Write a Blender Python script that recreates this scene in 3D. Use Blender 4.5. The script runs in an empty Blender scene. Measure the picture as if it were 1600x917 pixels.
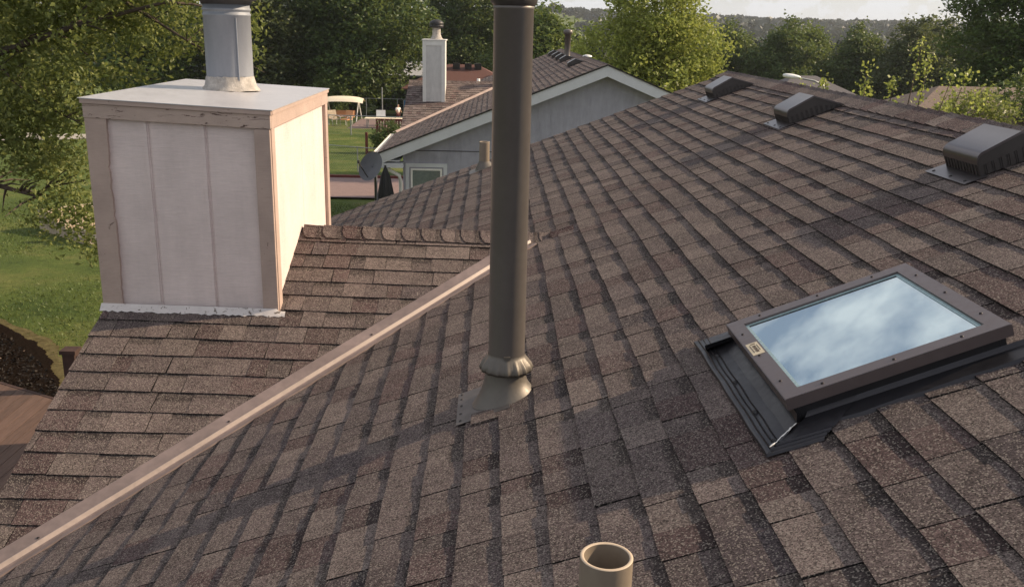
import bpy, bmesh, math, random
from mathutils import Vector, Matrix, noise
random.seed(7)
R_ = math.radians
sc = bpy.context.scene
col = sc.collection
PI = math.pi

# ------------------------------------------------------------------ materials
def srgb(r, g, b):
    f = lambda c: (c / 255 / 12.92) if c / 255 <= 0.04045 else ((c / 255 + 0.055) / 1.055) ** 2.4
    return (f(r), f(g), f(b), 1)

class NT:
    def __init__(s, name):
        s.m = bpy.data.materials.new(name); s.m.use_nodes = True
        s.t = s.m.node_tree; s.n = s.t.nodes; s.l = s.t.links
        s.b = s.n['Principled BSDF']; s.out = s.n['Material Output']
    def node(s, typ, **kw):
        n = s.n.new(typ)
        for k, v in kw.items():
            if k.startswith('i_'):
                n.inputs[k[2:].replace('_', ' ')].default_value = v
            else: setattr(n, k, v)
        return n
    def link(s, a, b): s.l.new(a, b)
    def coord(s, scale=(1, 1, 1)):
        tc = s.node('ShaderNodeTexCoord'); mp = s.node('ShaderNodeMapping')
        mp.inputs['Scale'].default_value = scale
        s.link(tc.outputs['Object'], mp.inputs['Vector']); return mp.outputs['Vector']
    def noise(s, scale, detail=3, rough=.55, vec=None, dist=0):
        n = s.node('ShaderNodeTexNoise'); n.inputs['Scale'].default_value = scale
        n.inputs['Detail'].default_value = detail; n.inputs['Roughness'].default_value = rough
        n.inputs['Distortion'].default_value = dist
        s.link(vec if vec is not None else s.coord(), n.inputs['Vector']); return n.outputs['Fac']
    def ramp(s, fac, stops):
        n = s.node('ShaderNodeValToRGB'); e = n.color_ramp.elements
        while len(e) < len(stops): e.new(.5)
        for el, (p, c) in zip(e, stops):
            el.position = p; el.color = c if len(c) == 4 else (*c, 1)
        s.link(fac, n.inputs['Fac']); return n.outputs['Color']
    def rng(s, fac, a, b, c, d):
        n = s.node('ShaderNodeMapRange')
        for k, v in zip(('From Min', 'From Max', 'To Min', 'To Max'), (a, b, c, d)): n.inputs[k].default_value = v
        s.link(fac, n.inputs['Value']); return n.outputs['Result']
    def mix(s, fac, a, b, mode='MIX'):
        n = s.node('ShaderNodeMix', data_type='RGBA', blend_type=mode)
        for sock, v in ((n.inputs[0], fac), (n.inputs[6], a), (n.inputs[7], b)):
            if isinstance(v, (int, float, tuple)): sock.default_value = v
            else: s.link(v, sock)
        return n.outputs[2]
    def math(s, op, a, b=0.0):
        n = s.node('ShaderNodeMath', operation=op)
        for sock, v in ((n.inputs[0], a), (n.inputs[1], b)):
            if isinstance(v, (int, float)): sock.default_value = v
            else: s.link(v, sock)
        return n.outputs[0]
    def bump(s, h, strength=.3, dist=.01):
        n = s.node('ShaderNodeBump'); n.inputs['Strength'].default_value = strength
        n.inputs['Distance'].default_value = dist
        s.link(h, n.inputs['Height']); s.link(n.outputs['Normal'], s.b.inputs['Normal'])
    def set(s, color=None, rough=None, metal=None, spec=None):
        for k, v in (('Base Color', color), ('Roughness', rough), ('Metallic', metal), ('Specular IOR Level', spec)):
            if v is None: continue
            if isinstance(v, (int, float, tuple)): s.b.inputs[k].default_value = v
            else: s.link(v, s.b.inputs[k])

def plain(name, c, rough=.6, metal=0, var=.12, scale=6, bump=0, bscale=60, spec=None, rv=.08):
    t = NT(name); v = t.coord()
    n = t.noise(scale, 4, .6, v)
    f = t.rng(n, .3, .7, 1 - var, 1 + var)
    n2 = t.noise(scale * 9, 3, .6, v)
    f2 = t.rng(n2, .3, .7, 1 - var * .6, 1 + var * .6)
    vm = t.node('ShaderNodeVectorMath', operation='SCALE'); vm.inputs[0].default_value = c[:3]
    t.link(t.math('MULTIPLY', f, f2), vm.inputs['Scale'])
    t.set(vm.outputs[0], t.rng(n2, .3, .7, rough - rv, min(1, rough + rv)), metal, spec)
    if bump: t.bump(t.noise(bscale, 3, .6, v), bump, .004)
    return t.m

def shingle_mat():
    t = NT('asphalt_shingle'); v = t.coord()
    at = t.node('ShaderNodeAttribute', attribute_name='col')
    g1 = t.noise(330, 2, .7, v)
    vo = t.node('ShaderNodeTexVoronoi', feature='F1'); vo.inputs['Scale'].default_value = 260
    t.link(v, vo.inputs['Vector'])
    cell = t.node('ShaderNodeSeparateColor'); t.link(vo.outputs['Color'], cell.inputs[0])
    vo2 = t.node('ShaderNodeTexVoronoi', feature='F1'); vo2.inputs['Scale'].default_value = 95
    t.link(v, vo2.inputs['Vector'])
    cell2 = t.node('ShaderNodeSeparateColor'); t.link(vo2.outputs['Color'], cell2.inputs[0])
    gr = t.math('ADD', t.rng(g1, .3, .7, -.42, .42), t.rng(cell.outputs[0], 0, 1, -.62, .70))
    gr = t.math('ADD', gr, t.rng(cell2.outputs[1], 0, 1, -.12, .14))
    blot = t.rng(t.noise(11, 4, .65, v), .3, .7, -.2, .2)
    big = t.rng(t.noise(.9, 3, .6, v), .3, .7, -.08, .08)
    k = t.math('ADD', t.math('ADD', t.math('ADD', gr, blot), big), 1.0)
    k = t.math('MAXIMUM', k, .12)
    vm = t.node('ShaderNodeVectorMath', operation='SCALE')
    t.link(at.outputs['Color'], vm.inputs[0]); t.link(k, vm.inputs['Scale'])
    # pale granules
    pale = t.math('GREATER_THAN', cell.outputs[2], .86)
    c = t.mix(t.math('MULTIPLY', pale, .6), vm.outputs[0], (.29, .25, .215, 1))
    t.set(c, .93, 0, .25)
    h = t.math('ADD', cell.outputs[1], g1)
    t.bump(h, .55, .0016)
    return t.m

def siding_mat(name, c, grain=(2.2, 2.2, 60), groove=None):
    t = NT(name)
    v = t.coord(grain)
    n = t.noise(5, 5, .7, v); n2 = t.noise(4, 4, .6, t.coord())
    k = t.math('MULTIPLY', t.rng(n, .3, .7, .93, 1.05), t.rng(n2, .3, .7, .93, 1.06))
    vm = t.node('ShaderNodeVectorMath', operation='SCALE'); vm.inputs[0].default_value = c[:3]; t.link(k, vm.inputs['Scale'])
    g2 = t.noise(3, 4, .75, t.coord((7, 7, 150)))
    st = t.noise(1.3, 5, .65, t.coord((5, 5, .8)))
    kk = t.math('MULTIPLY', t.rng(g2, .35, .65, .93, 1.05), t.rng(st, .25, .6, .90, 1.03))
    vm2 = t.node('ShaderNodeVectorMath', operation='SCALE'); t.link(vm.outputs[0], vm2.inputs[0]); t.link(kk, vm2.inputs['Scale'])
    t.set(vm2.outputs[0], .72, 0, .3); t.bump(t.math('ADD', n, g2), .6, .006)
    return t.m

def peel_mat(name, c, under, thr=.6, sc_=(14, 14, 42)):
    t = NT(name); v = t.coord(sc_)
    n = t.noise(1, 6, .72, v, 1.2); n2 = t.noise(5, 4, .6, t.coord()); g = t.noise(6, 4, .7, t.coord((3, 3, 60)))
    mk = t.rng(n, thr, thr + .02, 0, 1)
    vm = t.node('ShaderNodeVectorMath', operation='SCALE'); vm.inputs[0].default_value = c[:3]
    t.link(t.math('MULTIPLY', t.rng(n2, .3, .7, .88, 1.1), t.rng(g, .3, .7, .93, 1.06)), vm.inputs['Scale'])
    t.set(t.mix(mk, vm.outputs[0], under), .7, 0, .3)
    t.bump(t.math('SUBTRACT', g, mk), .5, .004)
    return t.m

def leaf_mat(name, c1, c2, trans=.35):
    t = NT(name)
    at = t.node('ShaderNodeAttribute', attribute_name='col')
    sp = t.node('ShaderNodeSeparateColor'); t.link(at.outputs['Color'], sp.inputs[0])
    c = t.mix(sp.outputs[0], c1, c2)
    vm = t.node('ShaderNodeVectorMath', operation='SCALE'); t.link(c, vm.inputs[0])
    t.link(t.rng(sp.outputs[1], 0, 1, .65, 1.3), vm.inputs['Scale'])
    t.set(vm.outputs[0], .5, 0, .35)
    tr = t.node('ShaderNodeBsdfTranslucent'); ms = t.node('ShaderNodeMixShader'); ms.inputs[0].default_value = trans
    cc = t.mix(.5, vm.outputs[0], (.28, .32, .08, 1), 'MIX')
    t.link(cc, tr.inputs['Color'])
    t.link(t.b.outputs[0], ms.inputs[1]); t.link(tr.outputs[0], ms.inputs[2]); t.link(ms.outputs[0], t.out.inputs['Surface'])
    return t.m

def grass_mat():
    t = NT('lawn_grass'); v = t.coord()
    n = t.noise(.35, 5, .65, v); n2 = t.noise(7, 4, .75, v); n3 = t.noise(45, 3, .7, v)
    c = t.ramp(n, [(.32, (.05, .08, .017)), (.5, (.088, .12, .026)), (.68, (.17, .165, .055))])
    k = t.math('MULTIPLY', t.rng(n2, .3, .7, .72, 1.25), t.rng(n3, .3, .7, .6, 1.35))
    vm = t.node('ShaderNodeVectorMath', operation='SCALE'); t.link(c, vm.inputs[0]); t.link(k, vm.inputs['Scale'])
    t.set(vm.outputs[0], .9, 0, .15); t.bump(n3, .8, .05)
    return t.m

def glass_mat():
    # coated skylight glazing: mirror-like outside layer over the pale shaft seen through it
    t = NT('coated_glass')
    gl = t.node('ShaderNodeBsdfGlossy'); gl.inputs['Roughness'].default_value = .015; gl.inputs['Color'].default_value = (.84, .95, .97, 1)
    tr = t.node('ShaderNodeBsdfTransparent'); tr.inputs['Color'].default_value = (.55, .72, .74, 1)
    ms = t.node('ShaderNodeMixShader'); ms.inputs[0].default_value = .8
    t.link(tr.outputs[0], ms.inputs[1]); t.link(gl.outputs[0], ms.inputs[2]); t.link(ms.outputs[0], t.out.inputs['Surface'])
    return t.m

def galv_mat():
    t = NT('galvanised_steel'); v = t.coord((1, 1, .25))
    n = t.noise(14, 5, .6, v); n2 = t.noise(60, 3, .6, t.coord())
    c = t.ramp(n, [(.3, (.24, .255, .29)), (.7, (.285, .30, .335))])
    t.set(c, t.rng(n2, .3, .7, .5, .65), .3, .4); t.bump(n2, .08, .002)
    return t.m

M = dict(
    shingle=shingle_mat(),
    felt=plain('roof_felt', (.03, .027, .026), .95),
    siding=siding_mat('lilac_grey_siding', (.745, .63, .605)),
    trim=peel_mat('taupe_trim_paint', (.44, .335, .29), (.12, .08, .065, 1), .655, (16, 16, 16)),
    trim_peel=peel_mat('peeling_trim_paint', (.46, .355, .305), (.09, .055, .045, 1), .595, (8, 8, 30)),
    cap=plain('chase_top_metal', (.49, .485, .51), .38, .25, .06, 3, .05, 30),
    galv=galv_mat(),
    sealant=plain('weathered_sealant', (.37, .34, .31), .8, 0, .3, 18, .8, 45),
    whitecaulk=peel_mat('white_caulked_flashing', (.62, .57, .55), (.1, .075, .06, 1), .60, (24, 24, 24)),
    darkcap=plain('dark_metal', (.045, .043, .045), .5, .4, .2),
    pole=plain('taupe_painted_metal', (.135, .12, .112), .46, .42, .06, 4, .02, 50, None, .03),
    pole_skirt=plain('taupe_flashing', (.13, .115, .10), .5, .4, .12, 9, .12, 40),
    plate=plain('dull_grey_plate', (.10, .09, .088), .55, .3, .2, 12),
    pvc=plain('beige_plastic_pipe', (.21, .17, .13), .55, 0, .08, 9),
    pvc_rim=plain('pale_pipe_rim', (.48, .38, .28), .6, 0, .08, 20),
    brown=plain('brown_painted_aluminium', (.125, .10, .10), .36, .35, .05, 4, .03, 80),
    black=plain('black_curb', (.018, .017, .02), .45, .2, .15),
    apron=plain('dark_sheet_flashing', (.035, .033, .038), .36, .5, .12, 5, .06, 25),
    solder=plain('bright_bare_metal', (.7, .68, .65), .3, .8, .1),
    seal=plain('teal_grey_seal', (.30, .42, .44), .25, 0, .05),
    screw=plain('dark_screw', (.02, .016, .018), .5, .5),
    sticker=plain('tan_sticker', (.62, .52, .36), .5, 0, .08),
    ink=plain('brown_ink', (.10, .065, .04), .6),
    glass=glass_mat(),
    shaft=plain('pale_shaft_paint', (.55, .68, .68), .7, 0, .05),
    venttop=plain('weathered_vent_metal', (.15, .134, .138), .33, .85, .03, 3, 0, 60, None, .015),
    ventdark=plain('brown_vent_metal', (.055, .048, .046), .5, .3, .12),
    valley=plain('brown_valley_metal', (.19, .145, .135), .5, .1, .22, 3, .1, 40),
    rib=plain('rib_metal_painted_sunlit', (.31, .25, .225), .5, .1, .12, 4),  # valley metal in a paler colour, sunlight on the rib painted in
    nwall=siding_mat('pale_grey_siding', (.36, .355, .415), (3, 3, .7)),
    ntrim=plain('blue_grey_trim', (.56, .57, .60), .6, 0, .05, 3),
    white=plain('white_paint', (.75, .73, .70), .5, 0, .06),
    chim2=siding_mat('white_chase_siding', (.62, .60, .585), (3, 3, .7)),
    pane=plain('dim_window_pane', (.16, .19, .18), .12, 0, .2, 2, 0, 60, .8),
    blackcover=plain('black_cover', (.012, .012, .014), .7),
    dish=plain('grey_dish', (.09, .09, .105), .5),
    darkred=plain('dark_red_brown_wood', (.045, .021, .016), .8, 0, .3, 9),
    redwood=plain('red_stain_wood', (.13, .027, .02), .7, 0, .25, 8),
    deckwood=None, fence=plain('galvanised_wire', (.30, .31, .31), .5, .5),
    cream=plain('cream_canvas', (.78, .68, .52), .8, 0, .05),
    orange=plain('orange_cushion', (.55, .27, .13), .8, 0, .2, 8),
    redroof=plain("red_brown_shingles", (.12, .052, .042), .9, 0, .2, 12),
    paleroof=plain('pale_grey_roof', (.36, .36, .37), .8, 0, .08, 5),
    greyroof=plain('grey_shingles', (.115, .105, .11), .9, 0, .25, 14),
    brownroof=plain('tan_shingles', (.17, .125, .10), .9, 0, .3, 14),
    darkwall=plain('dark_wall', (.06, .055, .05), .8),
    tanwall=plain('tan_wall', (.3, .26, .22), .8),
    bark=plain('grey_brown_bark', (.075, .055, .042), .9, 0, .35, 12, .6, 30),
    mulch=plain('dark_mulch', (.014, .010, .008), 1, 0, .6, 25, 1, 60, 0),
    dry=plain('dry_turf_edge', (.105, .088, .045), 1, 0, .4, 9, .6, 50, 0),
    gravel=plain('pale_concrete', (.33, .30, .26), .9, 0, .15, 3),
    paver=plain('pinkish_paving', (.20, .135, .125), .9, 0, .12, 5, .2, 20),
    timber=plain('weathered_timber', (.40, .32, .23), .85, 0, .3, 9, .4, 40),
    timber_end=plain('orange_timber_end', (.5, .27, .07), .8, 0, .2, 9),
    skin=plain('skin', (.45, .27, .19), .6), shirt=plain('white_shirt', (.75, .74, .72), .8),
    shorts=plain('dark_red_shorts', (.10, .02, .02), .8), hair=plain('dark_hair', (.03, .02, .015), .8),
    blue=plain('blue_cloth', (.04, .15, .28), .8), lampglass=plain('frosted_lamp', (.8, .8, .78), .3),
    grass=grass_mat(),
)
def deck_mat():
    t = NT('red_brown_deck_boards'); at = t.node('ShaderNodeAttribute', attribute_name='col')
    n = t.noise(5, 5, .7, t.coord((6, .6, 6)))
    vm = t.node('ShaderNodeVectorMath', operation='SCALE'); t.link(at.outputs['Color'], vm.inputs[0])
    t.link(t.rng(n, .3, .7, .75, 1.25), vm.inputs['Scale']); t.set(vm.outputs[0], .75, 0, .3); t.bump(n, .3, .004); return t.m
M['deckwood'] = deck_mat()
M['leaf_olive'] = leaf_mat('olive_leaves', (.10, .135, .035, 1), (.25, .265, .08, 1), .42)
M['leaf_dark'] = leaf_mat('dark_green_leaves', (.034, .066, .018, 1), (.10, .15, .04, 1), .3)
M['leaf_mid'] = leaf_mat('mid_green_leaves', (.06, .10, .026, 1), (.15, .205, .05, 1), .35)
M['leaf_bright'] = leaf_mat('yellow_green_leaves', (.20, .25, .05, 1), (.42, .44, .11, 1), .45)
M['leaf_grey'] = leaf_mat('grey_green_leaves', (.05, .07, .03, 1), (.09, .11, .045, 1), .3)
M['leaf_far'] = leaf_mat('far_leaves', (.012, .021, .015, 1), (.022, .034, .02, 1), .05)

# ------------------------------------------------------------------ mesh builder
class MB:
    def __init__(s): s.v = []; s.f = []; s.c = []; s.sm = []
    def face(s, pts, c=(1, 1, 1), smooth=False):
        i = len(s.v); s.v.extend([tuple(p) for p in pts]); s.f.append(list(range(i, i + len(pts)))); s.c.append(c); s.sm.append(smooth)
    def grid(s, rows, c=(1, 1, 1), closed=False, smooth=True):
        i0 = len(s.v); n = len(rows[0])
        for r in rows: s.v.extend([tuple(p) for p in r])
        for a in range(len(rows) - 1):
            for b in range(n if closed else n - 1):
                b2 = (b + 1) % n
                s.f.append([i0 + a * n + b, i0 + a * n + b2, i0 + (a + 1) * n + b2, i0 + (a + 1) * n + b]); s.c.append(c); s.sm.append(smooth)
    def box(s, lo, hi, mat=None, c=(1, 1, 1)):
        x0, y0, z0 = lo; x1, y1, z1 = hi
        p = [Vector(q) for q in ((x0,y0,z0),(x1,y0,z0),(x1,y1,z0),(x0,y1,z0),(x0,y0,z1),(x1,y0,z1),(x1,y1,z1),(x0,y1,z1))]
        if mat is not None: p = [mat @ q for q in p]
        i = len(s.v); s.v.extend([tuple(q) for q in p])
        for f in ((0,3,2,1),(4,5,6,7),(0,1,5,4),(1,2,6,5),(2,3,7,6),(3,0,4,7)):
            s.f.append([i + k for k in f]); s.c.append(c); s.sm.append(False)
    def hexa(s, p, c=(1, 1, 1)):      # 8 points bottom ring then top ring
        i = len(s.v); s.v.extend([tuple(q) for q in p])
        for f in ((0,3,2,1),(4,5,6,7),(0,1,5,4),(1,2,6,5),(2,3,7,6),(3,0,4,7)):
            s.f.append([i + k for k in f]); s.c.append(c); s.sm.append(False)
    def tube(s, pts, rad, n=10, c=(1, 1, 1), caps=True):
        pts = [Vector(p) for p in pts]
        if isinstance(rad, (int, float)): rad = [rad] * len(pts)
        rows = []
        for k, p in enumerate(pts):
            d = (pts[min(k + 1, len(pts) - 1)] - pts[max(k - 1, 0)])
            d = d.normalized() if d.length > 1e-9 else Vector((0, 0, 1))
            a = Vector((0, 0, 1)) if abs(d.z) < .9 else Vector((0, 1, 0))
            u = d.cross(a).normalized(); w = d.cross(u).normalized()
            rows.append([p + (u * math.cos(2*PI*j/n) + w * math.sin(2*PI*j/n)) * rad[k] for j in range(n)])
        s.grid(rows, c, True)
        if caps:
            s.face(rows[0], c); s.face(rows[-1], c)
    def lathe(s, prof, center=(0, 0, 0), n=32, mat=None, c=(1, 1, 1), smooth=True):
        cx, cy, cz = center; rows = []
        for r, z in prof:
            row = [Vector((cx + r * math.cos(2*PI*j/n), cy + r * math.sin(2*PI*j/n), cz + z)) for j in range(n)]
            if mat is not None: row = [mat @ q for q in row]
            rows.append(row)
        s.grid(rows, c, True, smooth)
    def build(s, name, mat, parent=None, label=None, wn=False, weld=False):
        me = bpy.data.meshes.new(name); off = Vector((0, 0, 0))
        if parent is not None:
            q = parent
            while q is not None: off += q.location; q = q.parent
        me.from_pydata([tuple(Vector(v) - off) for v in s.v], [], s.f)
        me.materials.append(mat)
        at = me.attributes.new('col', 'FLOAT_COLOR', 'CORNER')
        buf = []
        for f, c in zip(s.f, s.c):
            cc = (c[0], c[1], c[2], 1) if len(c) == 3 else c
            buf.extend(cc * len(f))
        at.data.foreach_set('color', buf)
        me.polygons.foreach_set('use_smooth', s.sm)
        me.update(); me.validate()
        o = bpy.data.objects.new(name, me); col.objects.link(o)
        if parent is not None: o.parent = parent
        if label: o['label'] = label
        return o

def bisect(o, co, no):
    off = Vector((0, 0, 0)); q = o.parent
    while q is not None: off += q.location; q = q.parent
    bm = bmesh.new(); bm.from_mesh(o.data)
    bmesh.ops.bisect_plane(bm, geom=bm.verts[:] + bm.edges[:] + bm.faces[:], plane_co=Vector(co) - off, plane_no=Vector(no), clear_outer=True)
    bm.to_mesh(o.data); bm.free()

def bevel(o, w, seg=2):
    m = o.modifiers.new('b', 'BEVEL'); m.width = w; m.segments = seg; m.limit_method = 'ANGLE'; m.angle_limit = R_(40)

def thing(name, label, cat, loc=(0, 0, 0), group=None):
    o = bpy.data.objects.new(name, None); col.objects.link(o); o.location = loc; o.empty_display_size = .1
    o['label'] = label; o['category'] = cat
    if group: o['group'] = group
    return o
def tag(o, label, cat, group=None, kind=None):
    o['label'] = label; o['category'] = cat
    if group: o['group'] = group
    if kind: o['kind'] = kind
    return o
def struct(o, label=None):
    o['kind'] = 'structure'
    if label: o['label'] = label
    return o
def copy_thing(root, loc, label, rz=0, scale=1, group=None):
    r = root.copy(); col.objects.link(r); r.location = loc; r.rotation_euler = (0, 0, rz)
    r.scale = (scale,) * 3 if isinstance(scale, (int, float)) else scale
    r['label'] = label
    if group: r['group'] = group
    for ch in list(root.children):
        c = ch.copy(); col.objects.link(c); c.parent = r
        for g in list(ch.children):
            d = g.copy(); col.objects.link(d); d.parent = c
    return r

# ------------------------------------------------------------------ camera (eye is the world origin)
cam_d = bpy.data.cameras.new('camera'); cam = bpy.data.objects.new('camera', cam_d); col.objects.link(cam); sc.camera = cam
F = 1450.0
cam_d.sensor_width = 36; cam_d.lens = F / 1600 * 36; cam_d.clip_end = 8000; cam_d.clip_start = .05
Rm = ((0.9995645635515755, -0.015464898367490798, 0.0251300658660446), (-0.01987914951768329, 0.276439980147763, 0.960825560021359), (0.02180602454373909, 0.9609067458886881, -0.2760121790776818))
cam.matrix_world = Matrix(((Rm[0][0], Rm[0][1], -Rm[0][2], 0), (Rm[1][0], Rm[1][1], -Rm[1][2], 0), (Rm[2][0], Rm[2][1], -Rm[2][2], 0), (0, 0, 0, 1)))

# ------------------------------------------------------------------ world + sun
SUN_EL, SUN_AZ = 28.2, 12.0        # azimuth measured from +X towards +Y
w = bpy.data.worlds.new('World'); sc.world = w; w.use_nodes = True
nt = w.node_tree; N = nt.nodes; L = nt.links
bg = N['Background']
sky = N.new('ShaderNodeTexSky'); sky.sky_type = 'NISHITA'; sky.sun_disc = False
sky.sun_elevation = R_(SUN_EL); sky.sun_rotation = R_(90 - SUN_AZ); sky.dust_density = 1.5; sky.altitude = 300
tc = N.new('ShaderNodeTexCoord')
sepx = N.new('ShaderNodeSeparateXYZ'); L.new(tc.outputs['Generated'], sepx.inputs[0])
# cloud layer on a plane overhead: direction / z
dv = N.new('ShaderNodeVectorMath'); dv.operation = 'DIVIDE'
mx = N.new('ShaderNodeMath'); mx.operation = 'MAXIMUM'; mx.inputs[1].default_value = .06; L.new(sepx.outputs['Z'], mx.inputs[0])
cmb = N.new('ShaderNodeCombineXYZ')
for i in range(3): L.new(mx.outputs[0], cmb.inputs[i])
L.new(tc.outputs['Generated'], dv.inputs[0]); L.new(cmb.outputs[0], dv.inputs[1])
cn = N.new('ShaderNodeTexNoise'); cn.inputs['Scale'].default_value = 1.75; cn.inputs['Detail'].default_value = 7; cn.inputs['Roughness'].default_value = .56
mp = N.new('ShaderNodeMapping'); mp.inputs['Location'].default_value = (3.3, 1.1, 0); L.new(dv.outputs[0], mp.inputs['Vector']); L.new(mp.outputs[0], cn.inputs['Vector'])
cr = N.new('ShaderNodeMapRange'); cr.inputs['From Min'].default_value = .41; cr.inputs['From Max'].default_value = .53; cr.inputs['To Min'].default_value = .22; cr.inputs['To Max'].default_value = .9; L.new(cn.outputs['Fac'], cr.inputs['Value'])
hz = N.new('ShaderNodeMapRange'); hz.inputs['From Min'].default_value = .0; hz.inputs['From Max'].default_value = .13
hz.inputs['To Min'].default_value = .85; hz.inputs['To Max'].default_value = 0; L.new(sepx.outputs['Z'], hz.inputs['Value'])
mxx = N.new('ShaderNodeMath'); mxx.operation = 'MAXIMUM'; L.new(cr.outputs[0], mxx.inputs[0]); L.new(hz.outputs[0], mxx.inputs[1])
ccol = N.new('ShaderNodeMix'); ccol.data_type = 'RGBA'; L.new(hz.outputs[0], ccol.inputs[0])
ccol.inputs[6].default_value = (8.7, 8.7, 8.9, 1); ccol.inputs[7].default_value = (8.4, 8.6, 9.0, 1)
mixc = N.new('ShaderNodeMix'); mixc.data_type = 'RGBA'
L.new(mxx.outputs[0], mixc.inputs[0]); L.new(sky.outputs[0], mixc.inputs[6]); L.new(ccol.outputs[2], mixc.inputs[7])
L.new(mixc.outputs[2], bg.inputs['Color']); bg.inputs['Strength'].default_value = .072
sd = bpy.data.lights.new('sun', 'SUN'); sd.energy = 5.0; sd.angle = R_(.55); sd.color = (1, .79, .55)
so = bpy.data.objects.new('sun', sd); col.objects.link(so)
sv = Vector((math.cos(R_(SUN_EL)) * math.cos(R_(SUN_AZ)), math.cos(R_(SUN_EL)) * math.sin(R_(SUN_AZ)), math.sin(R_(SUN_EL))))
so.rotation_euler = sv.to_track_quat('Z', 'Y').to_euler(); so.location = sv * 60
sc.view_settings.view_transform = 'Standard'; sc.view_settings.look = 'None'; sc.view_settings.exposure = .5; sc.view_settings.gamma = 1
sc.cycles.use_denoising = True
sc.cycles.max_bounces = 6; sc.cycles.transparent_max_bounces = 8

# ------------------------------------------------------------------ shingles
PAL = [((.185, .152, .128), 5), ((.150, .122, .106), 5), ((.130, .092, .080), 3), ((.215, .180, .148), 3), ((.100, .082, .078), 1), ((.112, .074, .066), 2), ((.165, .135, .115), 4)]
PALX = [(c[0] * .505, c[1] * .47, c[2] * .52) for c, k in PAL for _ in range(k)]
def shade(c, k): return tuple(x * k for x in c)

def shingle_sheet(mb, fr, u0, u1, ncourse, rnd, expo=.143, v0=0.0, fine=True, skip=None, mul=1.0):
    """fr: 4x4 frame u along the course, v upslope, w up from the deck"""
    for k in range(ncourse):
        va = v0 + k * expo; vb = va + expo
        u = u0 - rnd.random() * .3
        tooth = rnd.random() < .5
        ph = rnd.random() * 9
        since = 0
        while u < u1:
            wd = rnd.choice((.10, .13, .16, .20, .24, .28)) if tooth else rnd.choice((.09, .12, .15, .18))
            ue = u + wd
            a, b = max(u, u0), min(ue, u1)
            if b - a > .004 and not (skip and skip((a + b) / 2, (va + vb) / 2)):
                h1 = (.0112 if tooth else .0090) + rnd.uniform(-.0006, .0008)
                h0 = .0012 + (.0016 if tooth else 0)
                wv = .0035 * math.sin(ph + a * 2.3) + .002 * math.sin(ph * 3 + a * 6.1)
                wv2 = .0035 * math.sin(ph + b * 2.3) + .002 * math.sin(ph * 3 + b * 6.1)
                dj = rnd.uniform(-.0016, .0016) - (.002 if not tooth else 0) * -1
                g = .0012 if tooth else 0.0
                c0 = rnd.choice(PALX); c = shade(tuple(a_ * .8 + b_ * .2 for a_, b_ in zip(c0, (.077, .060, .057))), rnd.uniform(.84, 1.15) * mul)
                if tooth: c = shade(c, 1.06)
                s1, s2 = rnd.uniform(-.004, .004), rnd.uniform(-.004, .004)
                P = lambda uu, vv, ww: fr @ Vector((uu, vv, ww))
                x0, x1 = a + g, b - g
                ya, yb = va + wv + dj, va + wv2 + dj
                vt = vb + .016
                A, B = P(x0 + s1, ya, h1), P(x1 + s2, yb, h1)
                D, C_ = P(x0, vt, h0), P(x1, vt, h0)
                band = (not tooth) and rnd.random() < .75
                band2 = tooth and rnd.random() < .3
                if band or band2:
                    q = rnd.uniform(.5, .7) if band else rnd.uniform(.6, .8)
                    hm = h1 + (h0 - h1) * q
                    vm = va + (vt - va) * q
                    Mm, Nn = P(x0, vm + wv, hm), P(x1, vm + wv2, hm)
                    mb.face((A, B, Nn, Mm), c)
                    if fine:   # soft edge of the dark granule band, which also paints in shadow smudges
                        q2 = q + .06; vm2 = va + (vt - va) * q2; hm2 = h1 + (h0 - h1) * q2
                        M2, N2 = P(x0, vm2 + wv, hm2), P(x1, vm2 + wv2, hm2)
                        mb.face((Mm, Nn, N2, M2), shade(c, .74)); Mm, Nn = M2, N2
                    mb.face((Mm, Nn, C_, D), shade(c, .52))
                else:
                    mb.face((A, B, C_, D), c)
                dk = (.016, .014, .014)
                A0, B0 = P(x0 + s1, ya + .0015, -.001), P(x1 + s2, yb + .0015, -.001)
                mb.face((A0, B0, B, A), dk)
                D0, C0 = P(x0, vt, -.001), P(x1, vt, -.001)
                mb.face((A0, A, D, D0), dk); mb.face((B0, C0, C_, B), dk)
            u = ue; since += 1
            if tooth: tooth = rnd.random() < .28
            else: tooth = True
            if since >= 4:
                u += .0025; since = 0

def frame(origin, u, v):
    u = Vector(u).normalized(); v = Vector(v).normalized(); n = u.cross(v).normalized()
    if n.z < 0: n = -n
    return Matrix(((u.x, v.x, n.x, origin[0]), (u.y, v.y, n.y, origin[1]), (u.z, v.z, n.z, origin[2]), (0, 0, 0, 1)))

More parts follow.
